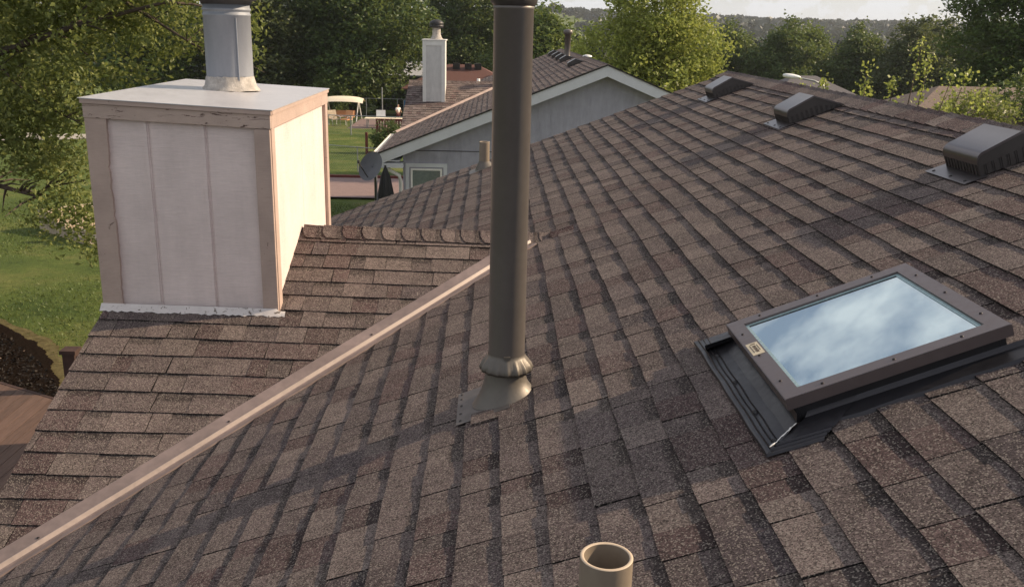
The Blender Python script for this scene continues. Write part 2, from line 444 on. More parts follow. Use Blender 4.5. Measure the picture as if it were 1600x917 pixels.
def ridge_caps(mb, p0, p1, spread, drop, rnd, expo=.137, side=1.0, lift=.012, rounded=True, band=True):
    """caps bent over a ridge from p0 to p1; spread = half width (horizontal), drop = fall over it"""
    p0, p1 = Vector(p0), Vector(p1); d = (p1 - p0); n = int(d.length / expo); d.normalize()
    s = Vector((-d.y, d.x, 0)).normalized()
    for k in range(n):
        a = p0 + d * (k * expo); b = a + d * (expo * 1.25)
        c = shade(rnd.choice(PALX), rnd.uniform(.95, 1.25))
        la, lb = lift + rnd.uniform(0, .002), lift - .009
        rows = []
        r = .03 if rounded else .0
        for t, l, e in ((0, la, 1), (.22, la - .002, 0), (1, lb, 0)):
            p = a.lerp(b, t); row = []
            for q in (-1, -.82, -.45, -.14, 0, .14, .45, .82, 1):
                ex = r * max(0, (abs(q) - .6) / .4) if e else 0
                dz = -drop * abs(q) + (.006 * (1 - min(1, abs(q) / .14) ** 2))
                row.append(p + d * ex + s * (spread * q * (1 - (.05 if e and abs(q) == 1 else 0))) + Vector((0, 0, dz + l)))
            rows.append(row)
        i0 = len(mb.f)
        mb.grid(rows, c, False, False)
        # shade near the overlap, painted as a darker band
        if rnd.random() < .75:
            for j in range(len(mb.f) - 8, len(mb.f)): pass
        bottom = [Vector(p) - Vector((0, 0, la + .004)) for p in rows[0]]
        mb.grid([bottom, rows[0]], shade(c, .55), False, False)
        if not band: continue
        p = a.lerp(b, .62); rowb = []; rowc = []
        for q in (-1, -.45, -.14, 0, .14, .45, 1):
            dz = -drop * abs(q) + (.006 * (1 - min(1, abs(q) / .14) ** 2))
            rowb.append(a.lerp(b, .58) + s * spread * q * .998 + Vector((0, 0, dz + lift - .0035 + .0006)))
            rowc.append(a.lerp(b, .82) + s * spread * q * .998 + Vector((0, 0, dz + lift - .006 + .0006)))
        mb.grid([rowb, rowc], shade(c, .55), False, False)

# ================================================================== OUR HOUSE
S, H = .385, 1.47
TH = math.atan(S); CT, ST = math.cos(TH), math.sin(TH)
RX, EX, Y0, Y1 = 2.655, -2.20, -2.6, 10.68       # ridge x, eave x, near and far gable ends
zr = S * RX - H; ze = S * EX - H
GZ = -5.4
house = thing('house', 'nearest house, brown shingled roof with skylight, tall vent pipe and white boxed chimney', 'house', (RX, 4, GZ))
TT = .020                                         # the small roof sags: it falls this much towards the valley
def zg(x, y): return -TT * x + S * (y - 5.575) - H
VX = (S + TT) / S                                 # valley: y = 5.575 + VX * x
GY = 5.97; xe = (GY - 5.575) / VX                  # ridge end of the small roof
def zridge(x): return zg(x, GY)

rnd = random.Random(3)
main_fr = frame((EX, 0, ze), (0, 1, 0), (CT, 0, ST))     # v = 0 at the eave
SL = (RX - EX) / CT
PH = -.02                                                 # phase of the courses
nC = int((SL - PH) / .143) + 1
kr = int(((xe - EX) / CT - PH) / .143) + 1
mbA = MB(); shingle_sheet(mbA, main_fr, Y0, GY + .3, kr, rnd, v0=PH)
roofA = mbA.build('main_roof', M['shingle'], house)
bisect(roofA, (0, 5.575 - .05, 0), (-VX, 1, 0))
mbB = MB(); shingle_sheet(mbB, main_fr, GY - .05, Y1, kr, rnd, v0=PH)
roofB = mbB.build('tmp', M['shingle'], house)
bisect(roofB, (0, 2 * GY - 5.575 - .0, 0), (-VX, -1, 0))
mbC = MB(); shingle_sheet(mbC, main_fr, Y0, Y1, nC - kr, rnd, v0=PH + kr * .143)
roofC = mbC.build('tmp2', M['shingle'], house)
bisect(roofC, (RX - .01, 0, 0), (1, 0, 0))
# back slope
back_fr = frame((2 * RX - EX, 0, ze), (0, 1, 0), (-CT, 0, ST))
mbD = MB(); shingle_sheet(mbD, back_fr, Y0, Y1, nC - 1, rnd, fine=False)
roofD = mbD.build('tmp3', M['shingle'], house)
def join(objs):
    bm = bmesh.new()
    for o in objs: bm.from_mesh(o.data)
    bm.to_mesh(objs[0].data); bm.free()
    for o in objs[1:]:
        me = o.data; bpy.data.objects.remove(o); bpy.data.meshes.remove(me)
    return objs[0]
roof = join([roofA, roofB, roofC, roofD])
roof['label'] = 'main roof slope of mottled brown and grey shingles'
# decking under the shingles (sheet with the real thickness of a roof)
mb = MB()
for sgn in (1, -1):
    X = lambda x: x if sgn == 1 else 2 * RX - x
    p = [(X(EX + .02), Y0 + .02, ze - .14), (X(RX), Y0 + .02, zr - .14), (X(RX), Y1 - .02, zr - .14), (X(EX + .02), Y1 - .02, ze - .14),
         (X(EX + .02), Y0 + .02, ze + S * .02 - .003), (X(RX), Y0 + .02, zr - .003), (X(RX), Y1 - .02, zr - .003), (X(EX + .02), Y1 - .02, ze + S * .02 - .003)]
    mb.hexa(p)
mb.build('roof_deck', M['felt'], house)
mb = MB(); ridge_caps(mb, (RX, Y1 + .01, zr), (RX, Y0, zr), .15, .15 * S, rnd, expo=.143, lift=.021, rounded=False, band=False)
mb.build('ridge_cap', M['shingle'], roof)
# rake trim of the far and near ends
for yy, s_ in ((Y1, 1), (Y0, -1)):
    mb = MB()
    for sg in (1, -1):
        X = lambda x: x if sg == 1 else 2 * RX - x
        a, b = yy - .03 * s_, yy + .0
        mb.hexa([(X(EX), a, ze - .17), (X(RX), a, zr - .17), (X(RX), b, zr - .17), (X(EX), b, ze - .17), (X(EX), a, ze - .004), (X(RX), a, zr - .004), (X(RX), b, zr - .004), (X(EX), b, ze - .004)])
    mb.build('rake_board', M['trim'], house)
# body walls
mb = MB()
wx0, wx1, wy0, wy1 = EX + .3, 2 * RX - EX - .3, Y0 + .3, Y1 - .3
zt0 = S * wx0 - H - .16
prof = [(wx0, GZ - .3), (wx1, GZ - .3), (wx1, zt0), (RX, zr - .16), (wx0, zt0)]
for yy in (wy0, wy1): mb.face([(x, yy, z) for x, z in prof])
for i in range(2):
    pass
mb.face([(wx0, wy0, GZ - .3), (wx0, wy1, GZ - .3), (wx0, wy1, zt0), (wx0, wy0, zt0)]); mb.face([(wx1, wy0, GZ - .3), (wx1, wy1, GZ - .3), (wx1, wy1, zt0), (wx1, wy0, zt0)])
mb.build('wall', M['siding'], house)

# ---- cross-gable roof (both slopes) that meets the main roof in the valley
gl = EX - .01                                      # rake x
gfr_dirU = Vector((1, 0, -TT)); nrm = Vector((TT, -S, 1)).normalized()
gV = nrm.cross(gfr_dirU.normalized()).normalized()
if gV.z < 0: gV = -gV
yE = 3.27                                          # eave y of the near slope (level with the main eave)
Lg = (GY - yE) / gV.y
g_fr = frame((gl, yE, zg(gl, yE)), gfr_dirU, gV)
ng = int(Lg / .143) + 1
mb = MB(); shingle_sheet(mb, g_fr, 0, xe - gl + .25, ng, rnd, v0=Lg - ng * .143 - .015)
o1 = mb.build('cross_gable_roof', M['shingle'], house, 'smaller roof slope whose courses run level, below the boxed chimney')
bisect(o1, (0, 5.575 + .12, 0), (VX, -1, 0)); bisect(o1, (0, GY, 0), (0, 1, 0)); bisect(o1, (0, yE - .02, 0), (0, -1, 0))
# far slope mirrored about y = GY
g2V = Vector((gV.x, -gV.y, gV.z))
g_fr2 = frame((gl, 2 * GY - yE, zg(gl, yE)), gfr_dirU, g2V)
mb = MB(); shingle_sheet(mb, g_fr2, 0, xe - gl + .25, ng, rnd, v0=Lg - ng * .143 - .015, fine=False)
o2 = mb.build('tmp', M['shingle'], house)
bisect(o2, (0, 2 * GY - 5.575 - .04, 0), (VX, 1, 0)); bisect(o2, (0, GY, 0), (0, -1, 0))
groof = join([o1, o2])
# deck of the small roof
mb = MB()
def gdeck(x, y, dz):
    yy = y if y <= GY else 2 * GY - y
    return (x, y, zg(x, yy) + dz)
for (pl_) in ([(gl + .02, yE + .03), (gl + .12, yE + .03), (xe, GY), (gl + .02, GY)], [(gl + .02, 2 * GY - yE - .03), (gl + .12, 2 * GY - yE - .03), (xe, GY), (gl + .02, GY)]):
    b = [gdeck(x, y, -.12) for x, y in pl_]; t = [gdeck(x, y, -.003) for x, y in pl_]
    mb.hexa(b + t)
mb.build('roof_deck', M['felt'], house)
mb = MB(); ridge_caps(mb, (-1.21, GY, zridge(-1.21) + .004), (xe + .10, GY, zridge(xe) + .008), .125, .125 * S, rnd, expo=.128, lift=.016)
ridge_caps(mb, (xe + .02, GY - .03, S * (xe + .02) - H + .012), (xe + .19, GY - .03, S * (xe + .19) - H + .014), .10, .03, rnd, expo=.13, lift=.016, band=False)
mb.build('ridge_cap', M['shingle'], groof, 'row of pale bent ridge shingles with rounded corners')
# rake board of small roof
mb = MB()
for yy0, yy1 in ((yE, GY), (2 * GY - yE, GY)):
    mb.hexa([gdeck(gl + .015, yy0, -.15), gdeck(gl + .04, yy0, -.15), gdeck(gl + .04, yy1, -.15), gdeck(gl + .015, yy1, -.15), gdeck(gl + .015, yy0, -.03), gdeck(gl + .04, yy0, -.03), gdeck(gl + .04, yy1, -.03), gdeck(gl + .015, yy1, -.03)])
mb.build('rake_board', M['trim'], house)

# ---- valley flashing: two flanges and a raised centre rib
def vp(x, off, dz):   # point along the valley, off = perpendicular in plan (+ towards the main roof)
    d = Vector((1, VX, 0)).normalized(); n = Vector((d.y, -d.x, 0))
    p = Vector((x, 5.575 + VX * x, 0)) + n * off
    z = (S * p.x - H) if off >= 0 else zg(p.x, p.y)
    return Vector((p.x, p.y, z + dz))
mb = MB(); rows = []
prof = [(-.100, -.02), (-.099, .0205), (-.029, .0205), (-.0275, .016), (-.025, .020)]
profr = [(-.025, .020), (-.020, .033), (-.016, .034), (-.006, .0185)]
prof2 = [(-.006, .0185), (.004, .016), (.042, .0145), (.0435, -.01)]
XS = [EX + (xe - .10 - EX) * i / 24 for i in range(25)]
def vstrip(pr): 
    m_ = MB(); m_.grid([[vp(x, o_, dz + .0012 * math.sin(x * 5)) for o_, dz in pr] for x in XS], (1, 1, 1), False, False); return m_
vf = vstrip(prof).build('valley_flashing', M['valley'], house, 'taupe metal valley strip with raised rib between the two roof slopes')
vstrip(profr).build('rib', M['rib'], vf, 'rib along the middle of the valley strip, sunlight painted into its pale colour')
vstrip(prof2).build('flange', M['valley'], vf)
for x in (-1.9, -1.25, -.62):
    m_ = MB(); m_.lathe([(.0, .004), (.005, .003), (.007, 0)], tuple(vp(x, -.045, .0215)), 8); m_.build('nail', M['screw'], vf)

# ---- chimney chase
cx0, cx1, cy0, cy1 = -2.20, -1.205, 5.13, 6.93
def zc(x): return -.462 + .045 * (cx1 - x) / (cx1 - cx0)
chim = thing('chimney', '', 'x', (0, 0, 0)); del chim['label']; del chim['category']
chim.parent = house; chim.location = Vector(((cx0 + cx1) / 2, (cy0 + cy1) / 2, -1.6)) - house.location
chim['label'] = 'boxed chimney of pale painted siding with peeling taupe corner boards'
bx0, bx1, by0, by1 = cx0 + .02, cx1 - .02, cy0 + .02, cy1 - .02
zb = lambda x, y: (zg(x, y if y < GY else 2 * GY - y) + .008)
mb = MB()   # core with vertical battens and grooves on the front
core_b = [(bx0, by0, zb(bx0, by0) - .3), (bx1, by0, zb(bx1, by0) - .3), (bx1, by1, zb(bx1, by1) - .3), (bx0, by1, zb(bx0, by1) - .3)]
def wall_strip(p, q, outn, cuts):
    """front sheet from p to q (xy), with shallow grooves"""
    p, q = Vector(p), Vector(q); d = (q - p); Lw = d.length; d.normalize(); nrm_ = Vector(outn)
    pts = [(0, 0)]
    for c_, wd, dep in cuts: pts += [(c_ - wd / 2, 0), (c_ - wd / 2 + .003, -dep), (c_ + wd / 2 - .003, -dep), (c_ + wd / 2, 0)]
    pts.append((Lw, 0))
    lo, hi = [], []
    for t, dd in pts:
        b_ = p + d * t + nrm_ * dd
        lo.append((b_.x, b_.y, -2.2)); hi.append((b_.x, b_.y, zc(b_.x) - .02))
    rows_ = [lo]
    rows_.append(hi); mb.grid(rows_, (1, 1, 1), False, False)
wall_strip((bx0, by0, 0), (bx1, by0, 0), (0, -1, 0), [(.315, .012, .006), (.625, .014, .007)])
wall_strip((bx1, by0, 0), (bx1, by1, 0), (1, 0, 0), [(.9, .006, .002)])
wall_strip((bx0, by1, 0), (bx1, by1, 0), (0, 1, 0), [(.5, .012, .006)])
wall_strip((bx0, by0, 0), (bx0, by1, 0), (-1, 0, 0), [(.6, .012, .006)])
# two raised battens seen on the front sheet
mb.box((bx0 + .282, by0 - .006, -1.562), (bx0 + .302, by0 - .0005, zc(cx0) - .12)); mb.box((bx0 + .595, by0 - .006, -1.585), (bx0 + .613, by0 - .0005, zc(cx0) - .12))
mb.build('siding', M['siding'], chim)
def board(name, lo, hi, mat='trim', lab=None):
    m_ = MB(); m_.box(lo, hi); o_ = m_.build(name, M[mat], chim, lab); bevel(o_, .003); return o_
tz = -.53
# corner boards (front, ragged inner edge on the left one)
mbx = MB(); rr = random.Random(5); rowsL = []; nseg = 44
zlo = -1.60
for i in range(nseg + 1):
    z = zlo + (zc(cx0) - .105 - zlo) * i / nseg
    e = .112 + .003 * math.sin(z * 9) + rr.uniform(-.002, .002) + (-.006 if rr.random() < .12 else 0)
    rowsL.append([(cx0, cy0 + .02, z), (cx0, cy0 - .004, z), (cx0 + e, cy0 - .004, z), (cx0 + e, cy0 + .02, z)])
mbx.grid(rowsL, (1, 1, 1), False, False); mbx.face(rowsL[0]); mbx.face(rowsL[-1])
mbx.build('corner_board', M['trim'], chim)
board('corner_board', (cx1 - .088, cy0 - .004, -1.635), (cx1 - .001, cy0 + .018, zc(cx1) - .105))
board('corner_board', (cx1 - .019, cy0 + .0185, -1.63), (cx1 + .004, cy0 + .095, zc(cx1) - .105))
board('corner_board', (cx1 - .019, cy1 - .085, -2.0), (cx1 + .004, cy1, zc(cx1) - .105))
board('corner_board', (cx0 - .003, cy0 + .0205, -1.75), (cx0 + .018, cy0 + .10, zc(cx0) - .105))
board('corner_board', (cx0 - .003, cy1 - .085, -2.0), (cx0 + .018, cy1, zc(cx0) - .105))
# top rails following the cap
def rail(name, x0, y0, x1, y1, mat, zt=.028, zb_=.105):
    m_ = MB(); m_.hexa([(x0, y0, zc(x0) - zb_), (x1, y0, zc(x1) - zb_), (x1, y1, zc(x1) - zb_), (x0, y1, zc(x0) - zb_), (x0, y0, zc(x0) - zt), (x1, y0, zc(x1) - zt), (x1, y1, zc(x1) - zt), (x0, y1, zc(x0) - zt)])
    o_ = m_.build(name, M[mat], chim); bevel(o_, .003); return o_
rail('top_rail', cx0 - .004, cy0 - .007, cx1 + .006, cy0 + .016, 'trim_peel')
rail('top_rail', cx1 - .018, cy0 + .0165, cx1 + .007, cy1 + .004, 'trim')
rail('top_rail', cx0 - .007, cy0 + .0165, cx0 + .018, cy1 + .004, 'trim')
rail('top_rail', cx0 + .0185, cy1 - .016, cx1 - .0185, cy1 + .006, 'trim')
# thin drip strip just under the cap
m_ = MB(); e = .012
for (a, b, c_, d_) in ((cx0 - e, cy0 - e - .004, cx1 + e, cy0 + .01), (cx1 - .01, cy0 + .0105, cx1 + e + .003, cy1 + e), (cx0 - e, cy0 + .0105, cx0 + .01, cy1 + e)):
    m_.hexa([(a, b, zc(a) - .027), (c_, b, zc(c_) - .027), (c_, d_, zc(c_) - .027), (a, d_, zc(a) - .027), (a, b, zc(a) - .004), (c_, b, zc(c_) - .004), (c_, d_, zc(c_) - .004), (a, d_, zc(a) - .004)])
m_.build('drip_strip', M['trim'], chim)
m_ = MB(); e = .020
a, b, c_, d_ = cx0 - e, cy0 - e, cx1 + e, cy1 + e
rows_ = []
for j in range(9):
    y = b + (d_ - b) * j / 8
    rows_.append([(a + (c_ - a) * i / 8, y, zc(a + (c_ - a) * i / 8) + .004 * math.sin(i / 8 * PI) * math.sin(j / 8 * PI) + .001) for i in range(9)])
m_.grid(rows_, (1, 1, 1), False, True)
for r0 in (rows_[0], rows_[-1], [r[0] for r in rows_], [r[-1] for r in rows_]):
    m_.grid([[(x, y, z - .004) for x, y, z in r0], r0], (1, 1, 1), False, False)
m_.build('chase_cap', M['cap'], chim, 'flat grey metal chimney top')
# white caulked flashing along the front foot
m_ = MB(); rr = random.Random(9); rows_ = [[], [], []]
for i in range(61):
    x = cx0 - .01 + (cx1 - cx0 + .05) * i / 60
    out = .036 + rr.uniform(-.008, .008)
    y = cy0 - .006
    zz = zg(x, y)
    rows_[0].append((x, y, zz + .034 if x < cx1 else zz + .02)); rows_[1].append((x, y - .012, zz + .022)); rows_[2].append((x, y - out, zg(x, y - out) + .011))
m_.grid(rows_, (1, 1, 1), False, True)
m_.build('foot_flashing', M['whitecaulk'], chim, 'ragged white caulked strip at the chimney foot')
# metal flue pipe
fx, fy = -1.70, 6.22; fz = zc(fx) + .004
fl = thing('flue', '', 'x'); del fl['label']; del fl['category']
m_ = MB()
prof = [(.147, .03), (.1465, .46), (.150, .462), (.150, .475), (.1455, .477), (.1455, .492), (.151, .494), (.151, .508), (.145, .51), (.145, .56), (0, .56)]
m_.lathe(prof, (fx, fy, fz), 48)
bpy.data.objects.remove(fl)
fl = m_.build('flue', M['galv'], chim, 'short grey galvanised flue pipe')
m_ = MB(); m_.box((fx + .085, fy - .125, fz + .06), (fx + .092, fy - .116, fz + .45)); m_.build('seam', M['galv'], fl)
m_ = MB(); rows_ = []
rr = random.Random(2)
for (r, z) in ((.186, .0), (.177, .012), (.163, .03), (.155, .055), (.150, .085), (.148, .088)):
    rows_.append([(fx + (r + rr.uniform(-.004, .004)) * math.cos(2*PI*j/48), fy + (r + rr.uniform(-.004, .004)) * math.sin(2*PI*j/48), fz + z + rr.uniform(-.003, .003)) for j in range(48)])
m_.grid(rows_, (1, 1, 1), True); m_.build('storm_collar', M['sealant'], chim, 'cone of cracked pale sealant round the flue')
m_ = MB()
m_.lathe([(.12, .53), (.155, .532), (.158, .55), (.235, .575), (.24, .582), (.24, .60), (.235, .605), (.235, .64), (.24, .645), (.24, .66), (.235, .665), (.235, .70), (.24, .705), (.24, .72), (.22, .74), (0, .80)], (fx, fy, fz), 48)
m_.build('flue_cap', M['darkcap'], chim, 'dark ringed flue cap')

# ---- roof frame for fittings: local x = upslope, y = along the course (+Y), z = normal
def RF(x, y): return Matrix(((CT, 0, -ST, x), (0, 1, 0, y), (ST, 0, CT, S * x - H), (0, 0, 0, 1)))

# ---- tall vent pipe
px_, py_ = .075, 3.50; pz = S * px_ - H
pipe = thing('vent_pipe', '', 'x'); del pipe['category']; pipe.parent = house; pipe.location = Vector((px_, py_, pz)) - house.location
pipe['label'] = 'tall taupe metal vent pipe rising past the top of the view'
m_ = MB(); m_.lathe([(.0725, .09), (.0725, 1.50), (.0745, 1.502), (.0745, 1.512), (.0715, 1.514), (.0715, 1.60), (0, 1.6)], (px_, py_, pz), 56)
m_.build('shaft', M['pole'], pipe)
m_ = MB(); m_.lathe([(.0738, 1.512), (.085, 1.525), (.0855, 1.56), (.0838, 1.57), (.122, 1.585), (.124, 1.592), (.124, 1.612), (.118, 1.62), (.118, 1.70), (.124, 1.71), (.10, 1.76), (0, 1.80)], (px_, py_, pz), 56)
m_.build('pipe_cap', M['ventdark'], pipe, 'dark cap at the top of the pipe')
m_ = MB()   # crimped storm collar
rows_ = []; n = 96
for r, z, cr_ in (.0735, .192, 0), (.0745, .182, 0), (.079, .177, .0), (.095, .151, .0045), (.102, .132, .007), (.099, .120, .007), (.089, .128, .002):
    rows_.append([(px_ + (r + cr_ * (1 if j % 6 in (0, 1) else (-.6 if j % 6 in (3,) else 0))) * math.cos(2*PI*j/n), py_ + (r + cr_ * (1 if j % 6 in (0, 1) else 0)) * math.sin(2*PI*j/n), pz + z + (.002 if cr_ and j % 6 in (0, 1) else 0)) for j in range(n)])
m_.grid(rows_, (1, 1, 1), True); m_.build('storm_collar', M['pole_skirt'], pipe, 'crimped collar round the pipe foot')
m_ = MB(); m_.box((px_ - .012, py_ - .0815, pz + .186), (px_ + .014, py_ - .0735, pz + .198)); m_.build('collar_clamp', M['pole_skirt'], pipe)
m_ = MB(); rows_ = []; T = RF(px_ - .01, py_); n = 48
for t in [i / 8 for i in range(9)]:
    row = []
    for j in range(n):
        a = 2 * PI * j / n
        bot = T @ Vector((.112 * math.cos(a) * 1.03, .105 * math.sin(a), .010))
        top = Vector((px_ + .079 * math.cos(a), py_ + .079 * math.sin(a), pz + .132))
        k = t ** 1.0; bulge = .006 * math.sin(PI * t)
        p = bot.lerp(top, k); p += Vector((math.cos(a), math.sin(a), 0)) * (-bulge + (.014 * (1 - t) ** 4))
        row.append(p)
    rows_.append(row)
m_.grid(rows_, (1, 1, 1), True); m_.build('flashing_cone', M['pole_skirt'], pipe, 'sheet metal cone at the pipe foot')
m_ = MB()   # base plate, lies over the lower courses
Tb = RF(px_, py_)
def sheet(m_, T, x0, y0, x1, y1, z0, z1): m_.box((x0, y0, z0), (x1, y1, z1), T)
sheet(m_, Tb, -.205, -.15, .02, .17, .0105, .0125)
o_ = m_.build('base_plate', M['plate'], pipe)
for yy in (-.12, -.05, .03, .1, .15):
    m_ = MB(); m_.lathe([(0, .0045), (.005, .004), (.007, 0)], (-.188, yy, .0125), 8, Tb); m_.build('nail', M['ventdark'], o_)
# shingles laid over the near part of the base plate
def over(m_, x0, y0, x1, y1, c, T=Tb):
    P = lambda x, y, z: T @ Vector((x, y, z))
    A, B, C_, D = P(x0, y0, .0175), P(x0, y1, .0175), P(x1, y1, .010), P(x1, y0, .010)
    m_.face((A, B, C_, D), c)
    A0, B0, C0, D0 = P(x0, y0, .0), P(x0, y1, .0), P(x1, y1, .0), P(x1, y0, .0)
    m_.face((A0, B0, B, A), shade(c, .6)); m_.face((A0, A, D, D0), shade(c, .6)); m_.face((B0, C0, C_, B), shade(c, .6)); m_.face((D, C_, C0, D0), shade(c, .6))
m_ = MB(); over(m_, -.14, -.20, .0, -.10, PALX[0]); m_.build('lapped_shingle', M['shingle'], pipe)

# ---- short plastic pipes
def plastic_pipe(x, y, r, htop, label, wall=.008, mat='pvc'):
    z = S * x - H
    t_ = thing('vent_pipe', '', 'x'); del t_['category']; t_.parent = house; t_.location = Vector((x, y, z)) - house.location; t_['label'] = label
    m_ = MB(); m_.lathe([(r, -.05), (r, htop - .0015)], (x, y, z), 48); m_.lathe([(r - wall, htop - .0015), (r - wall, htop - .30), (0, htop - .30)], (x, y, z), 48)
    m_.build('pipe_wall', M[mat], t_)
    m_ = MB(); m_.lathe([(r, htop - .0015), (r - .0015, htop), (r - wall + .0015, htop), (r - wall, htop - .0015)], (x, y, z), 48)
    m_.build('rim', M['pvc_rim'], t_)
    T = RF(x, y); m_ = MB(); n = 32; rows_ = []
    for t in (0, .3, .6, 1):
        rows_.append([(T @ Vector(((r + .05) * math.cos(2*PI*j/n), (r + .05) * math.sin(2*PI*j/n), .011))).lerp(Vector((x + (r + .003) * math.cos(2*PI*j/n), y + (r + .003) * math.sin(2*PI*j/n), z + .08)), t) for j in range(n)])
    m_.grid(rows_, (1, 1, 1), True); sheet(m_, T, -.17, -.14, .1, .14, .0095, .0115); m_.build('pipe_boot', M['pole_skirt'], t_)
    return t_
plastic_pipe(.262, 1.755, .057, .283, 'open-topped beige plastic pipe at the bottom edge of the view')
plastic_pipe(-.07, 10.15, .056, .29, 'short open pipe near the far edge of the roof')

# ---- roof vents
def vent_mesh(T, parent):
    Wd = .33; Lv = .43
    pr = [(0, .012), (-.004, .075)] + [(.038 - .042 * math.cos(a), .075 + .045 * math.sin(a)) for a in [R_(k) for k in (15, 30, 45, 60, 75, 90)]] + [(.215, .150), (.405, .018)]
    def P(x, y, z): return T @ Vector((x, y, z))
    # hood: top sheet
    m_ = MB(); ys = (-Wd / 2, Wd / 2)
    top = pr[1:]
    m_.grid([[P(x, y, z) for x, z in top] for y in ys], (1, 1, 1), False, True)
    m_.grid([[P(x, y, z - .010) for x, z in top] for y in ys], (1, 1, 1), False, True)
    for y in ys: m_.grid([[P(x, y, z) for x, z in top], [P(x, y, z - .012) for x, z in top]], (1, 1, 1), False, False)
    hood = m_.build('hood', M['venttop'], parent)
    # side cheeks with louvre openings
    for y, sg in ((-Wd / 2 + .004, -1), (Wd / 2 - .004, 1)):
        m_ = MB()
        def ztop(x):
            for (xa, za), (xb, zb2) in zip(pr[1:], pr[2:]):
                if xa <= x <= xb: return za + (zb2 - za) * (x - xa) / max(1e-6, xb - xa)
            return pr[-1][1]
        nx = 44
        xs = [0 + .395 * i / nx for i in range(nx + 1)]
        for i in range(nx):
            xa, xb = xs[i], xs[i + 1]
            ta, tb = ztop(xa) - .004, ztop(xb) - .004
            la, lb = ta * .52, tb * .52
            m_.face([P(xa, y, la), P(xb, y, lb), P(xb, y, tb), P(xa, y, ta)])
            if i % 4 < 2 or ta < .05: m_.face([P(xa, y, .012), P(xb, y, .012), P(xb, y, lb), P(xa, y, la)])
            else:
                yi = y - sg * .0025
                m_.face([P(xa, y, .012), P(xb, yi, .012), P(xb, yi, lb), P(xa, y, la)])
        m_.build('side_louvre', M['ventdark'], parent)
    m_ = MB()
    m_.face([P(0.0, -Wd / 2, .012), P(0, Wd / 2, .012), P(-.003, Wd / 2, .072), P(-.003, -Wd / 2, .072)])
    for k in range(11):
        yy = -Wd / 2 + .02 + k * .029; m_.box((-.006, yy, .016), (-.001, yy + .008, .066), T)
    m_.build('front_grille', M['ventdark'], parent)
    m_ = MB(); m_.box((-.095, -Wd / 2 - .035, .0125), (.02, Wd / 2 + .03, .0150), T)
    fl_ = m_.build('flange', M['venttop'], parent, 'bare metal flange below the vent')
    for yy in (-.16, -.02, .15):
        m_ = MB(); m_.lathe([(0, .004), (.007, .003), (.009, 0)], (-.07, yy, .015), 8, T); m_.build('nail', M['screw'], fl_)
for x, y, lb in ((2.16, 9.27, 'farthest of the three roof vents, by the roof end'), (2.15, 6.87, 'middle of the three roof vents below the ridge'), (2.22, 4.30, 'nearest of the three roof vents, cut by the right edge')):
    t_ = thing('roof_vent', '', 'x'); del t_['category']; t_.parent = house; t_.location = Vector((x, y, S * x - H)) - house.location
    t_['label'] = lb; vent_mesh(RF(x, y), t_)

# ---- skylight
sx0, sx1, sy0, sy1 = .905, 1.535, 2.50, 3.215
Ts = RF(sx0, sy0); LX, LY = (sx1 - sx0) / CT, sy1 - sy0
sky_l = thing('skylight', '', 'x'); del sky_l['category']; sky_l.parent = house; sky_l.location = Vector((sx0, sy0, S * sx0 - H)) - house.location
sky_l['label'] = 'brown framed skylight reflecting blue sky and cloud'
fw = .056; zt, zb_ = .100, .064
m_ = MB()
def ringface(m_, x0, y0, x1, y1, i, z, T):
    o_ = [(x0, y0), (x1, y0), (x1, y1), (x0, y1)]; n_ = [(x0 + i, y0 + i), (x1 - i, y0 + i), (x1 - i, y1 - i), (x0 + i, y1 - i)]
    for k in range(4):
        k2 = (k + 1) % 4
        m_.face([T @ Vector((*o_[k], z)), T @ Vector((*o_[k2], z)), T @ Vector((*n_[k2], z)), T @ Vector((*n_[k], z))])
def ringwall(m_, x0, y0, x1, y1, z0, z1, T, x0b=None):
    o_ = [(x0, y0), (x1, y0), (x1, y1), (x0, y1)]
    for k in range(4):
        k2 = (k + 1) % 4
        m_.face([T @ Vector((*o_[k], z0)), T @ Vector((*o_[k2], z0)), T @ Vector((*o_[k2], z1)), T @ Vector((*o_[k], z1))])
ringface(m_, 0, 0, LX, LY, .002, zt - .001, Ts)
ringface(m_, .002, .002, LX - .002, LY - .002, fw - .004, zt, Ts); ringwall(m_, 0, 0, LX, LY, zb_, zt - .001, Ts)
ringwall(m_, fw - .002, fw - .002, LX - fw + .002, LY - fw + .002, zt - .02, zt, Ts); ringface(m_, 0, 0, LX, LY, .03, zb_, Ts)
frame_o = m_.build('frame', M['brown'], sky_l)
m_ = MB(); m_.box((.018, .018, .0), (.034, LY - .018, zb_ + .002), Ts); m_.box((LX - .034, .018, 0), (LX - .018, LY - .018, zb_ + .002), Ts)
m_.box((.0345, .018, 0), (LX - .0345, .034, zb_ + .002), Ts); m_.box((.0345, LY - .034, 0), (LX - .0345, LY - .018, zb_ + .002), Ts)
m_.build('curb', M['black'], sky_l, 'black curb under the skylight frame')
m_ = MB(); m_.face([Ts @ Vector(p) for p in ((fw - .003, fw - .003, zt - .010), (LX - fw + .003, fw - .003, zt - .010), (LX - fw + .003, LY - fw + .003, zt - .010), (fw - .003, LY - fw + .003, zt - .010))])
m_.face([Ts @ Vector(p) for p in ((fw - .003, fw - .003, zt - .016), (LX - fw + .003, fw - .003, zt - .016), (LX - fw + .003, LY - fw + .003, zt - .016), (fw - .003, LY - fw + .003, zt - .016))])
pane = m_.build('glass', M['glass'], sky_l)
m_ = MB(); ringface(m_, fw - .003, fw - .003, LX - fw + .003, LY - fw + .003, .035, zt - .019, Ts)
ringwall(m_, fw + .032, fw + .032, LX - fw - .032, LY - fw - .032, -.25, zt - .019, Ts)
m_.face([Ts @ Vector(p) for p in ((fw, fw, -.25), (LX - fw, fw, -.25), (LX - fw, LY - fw, -.25), (fw, LY - fw, -.25))])
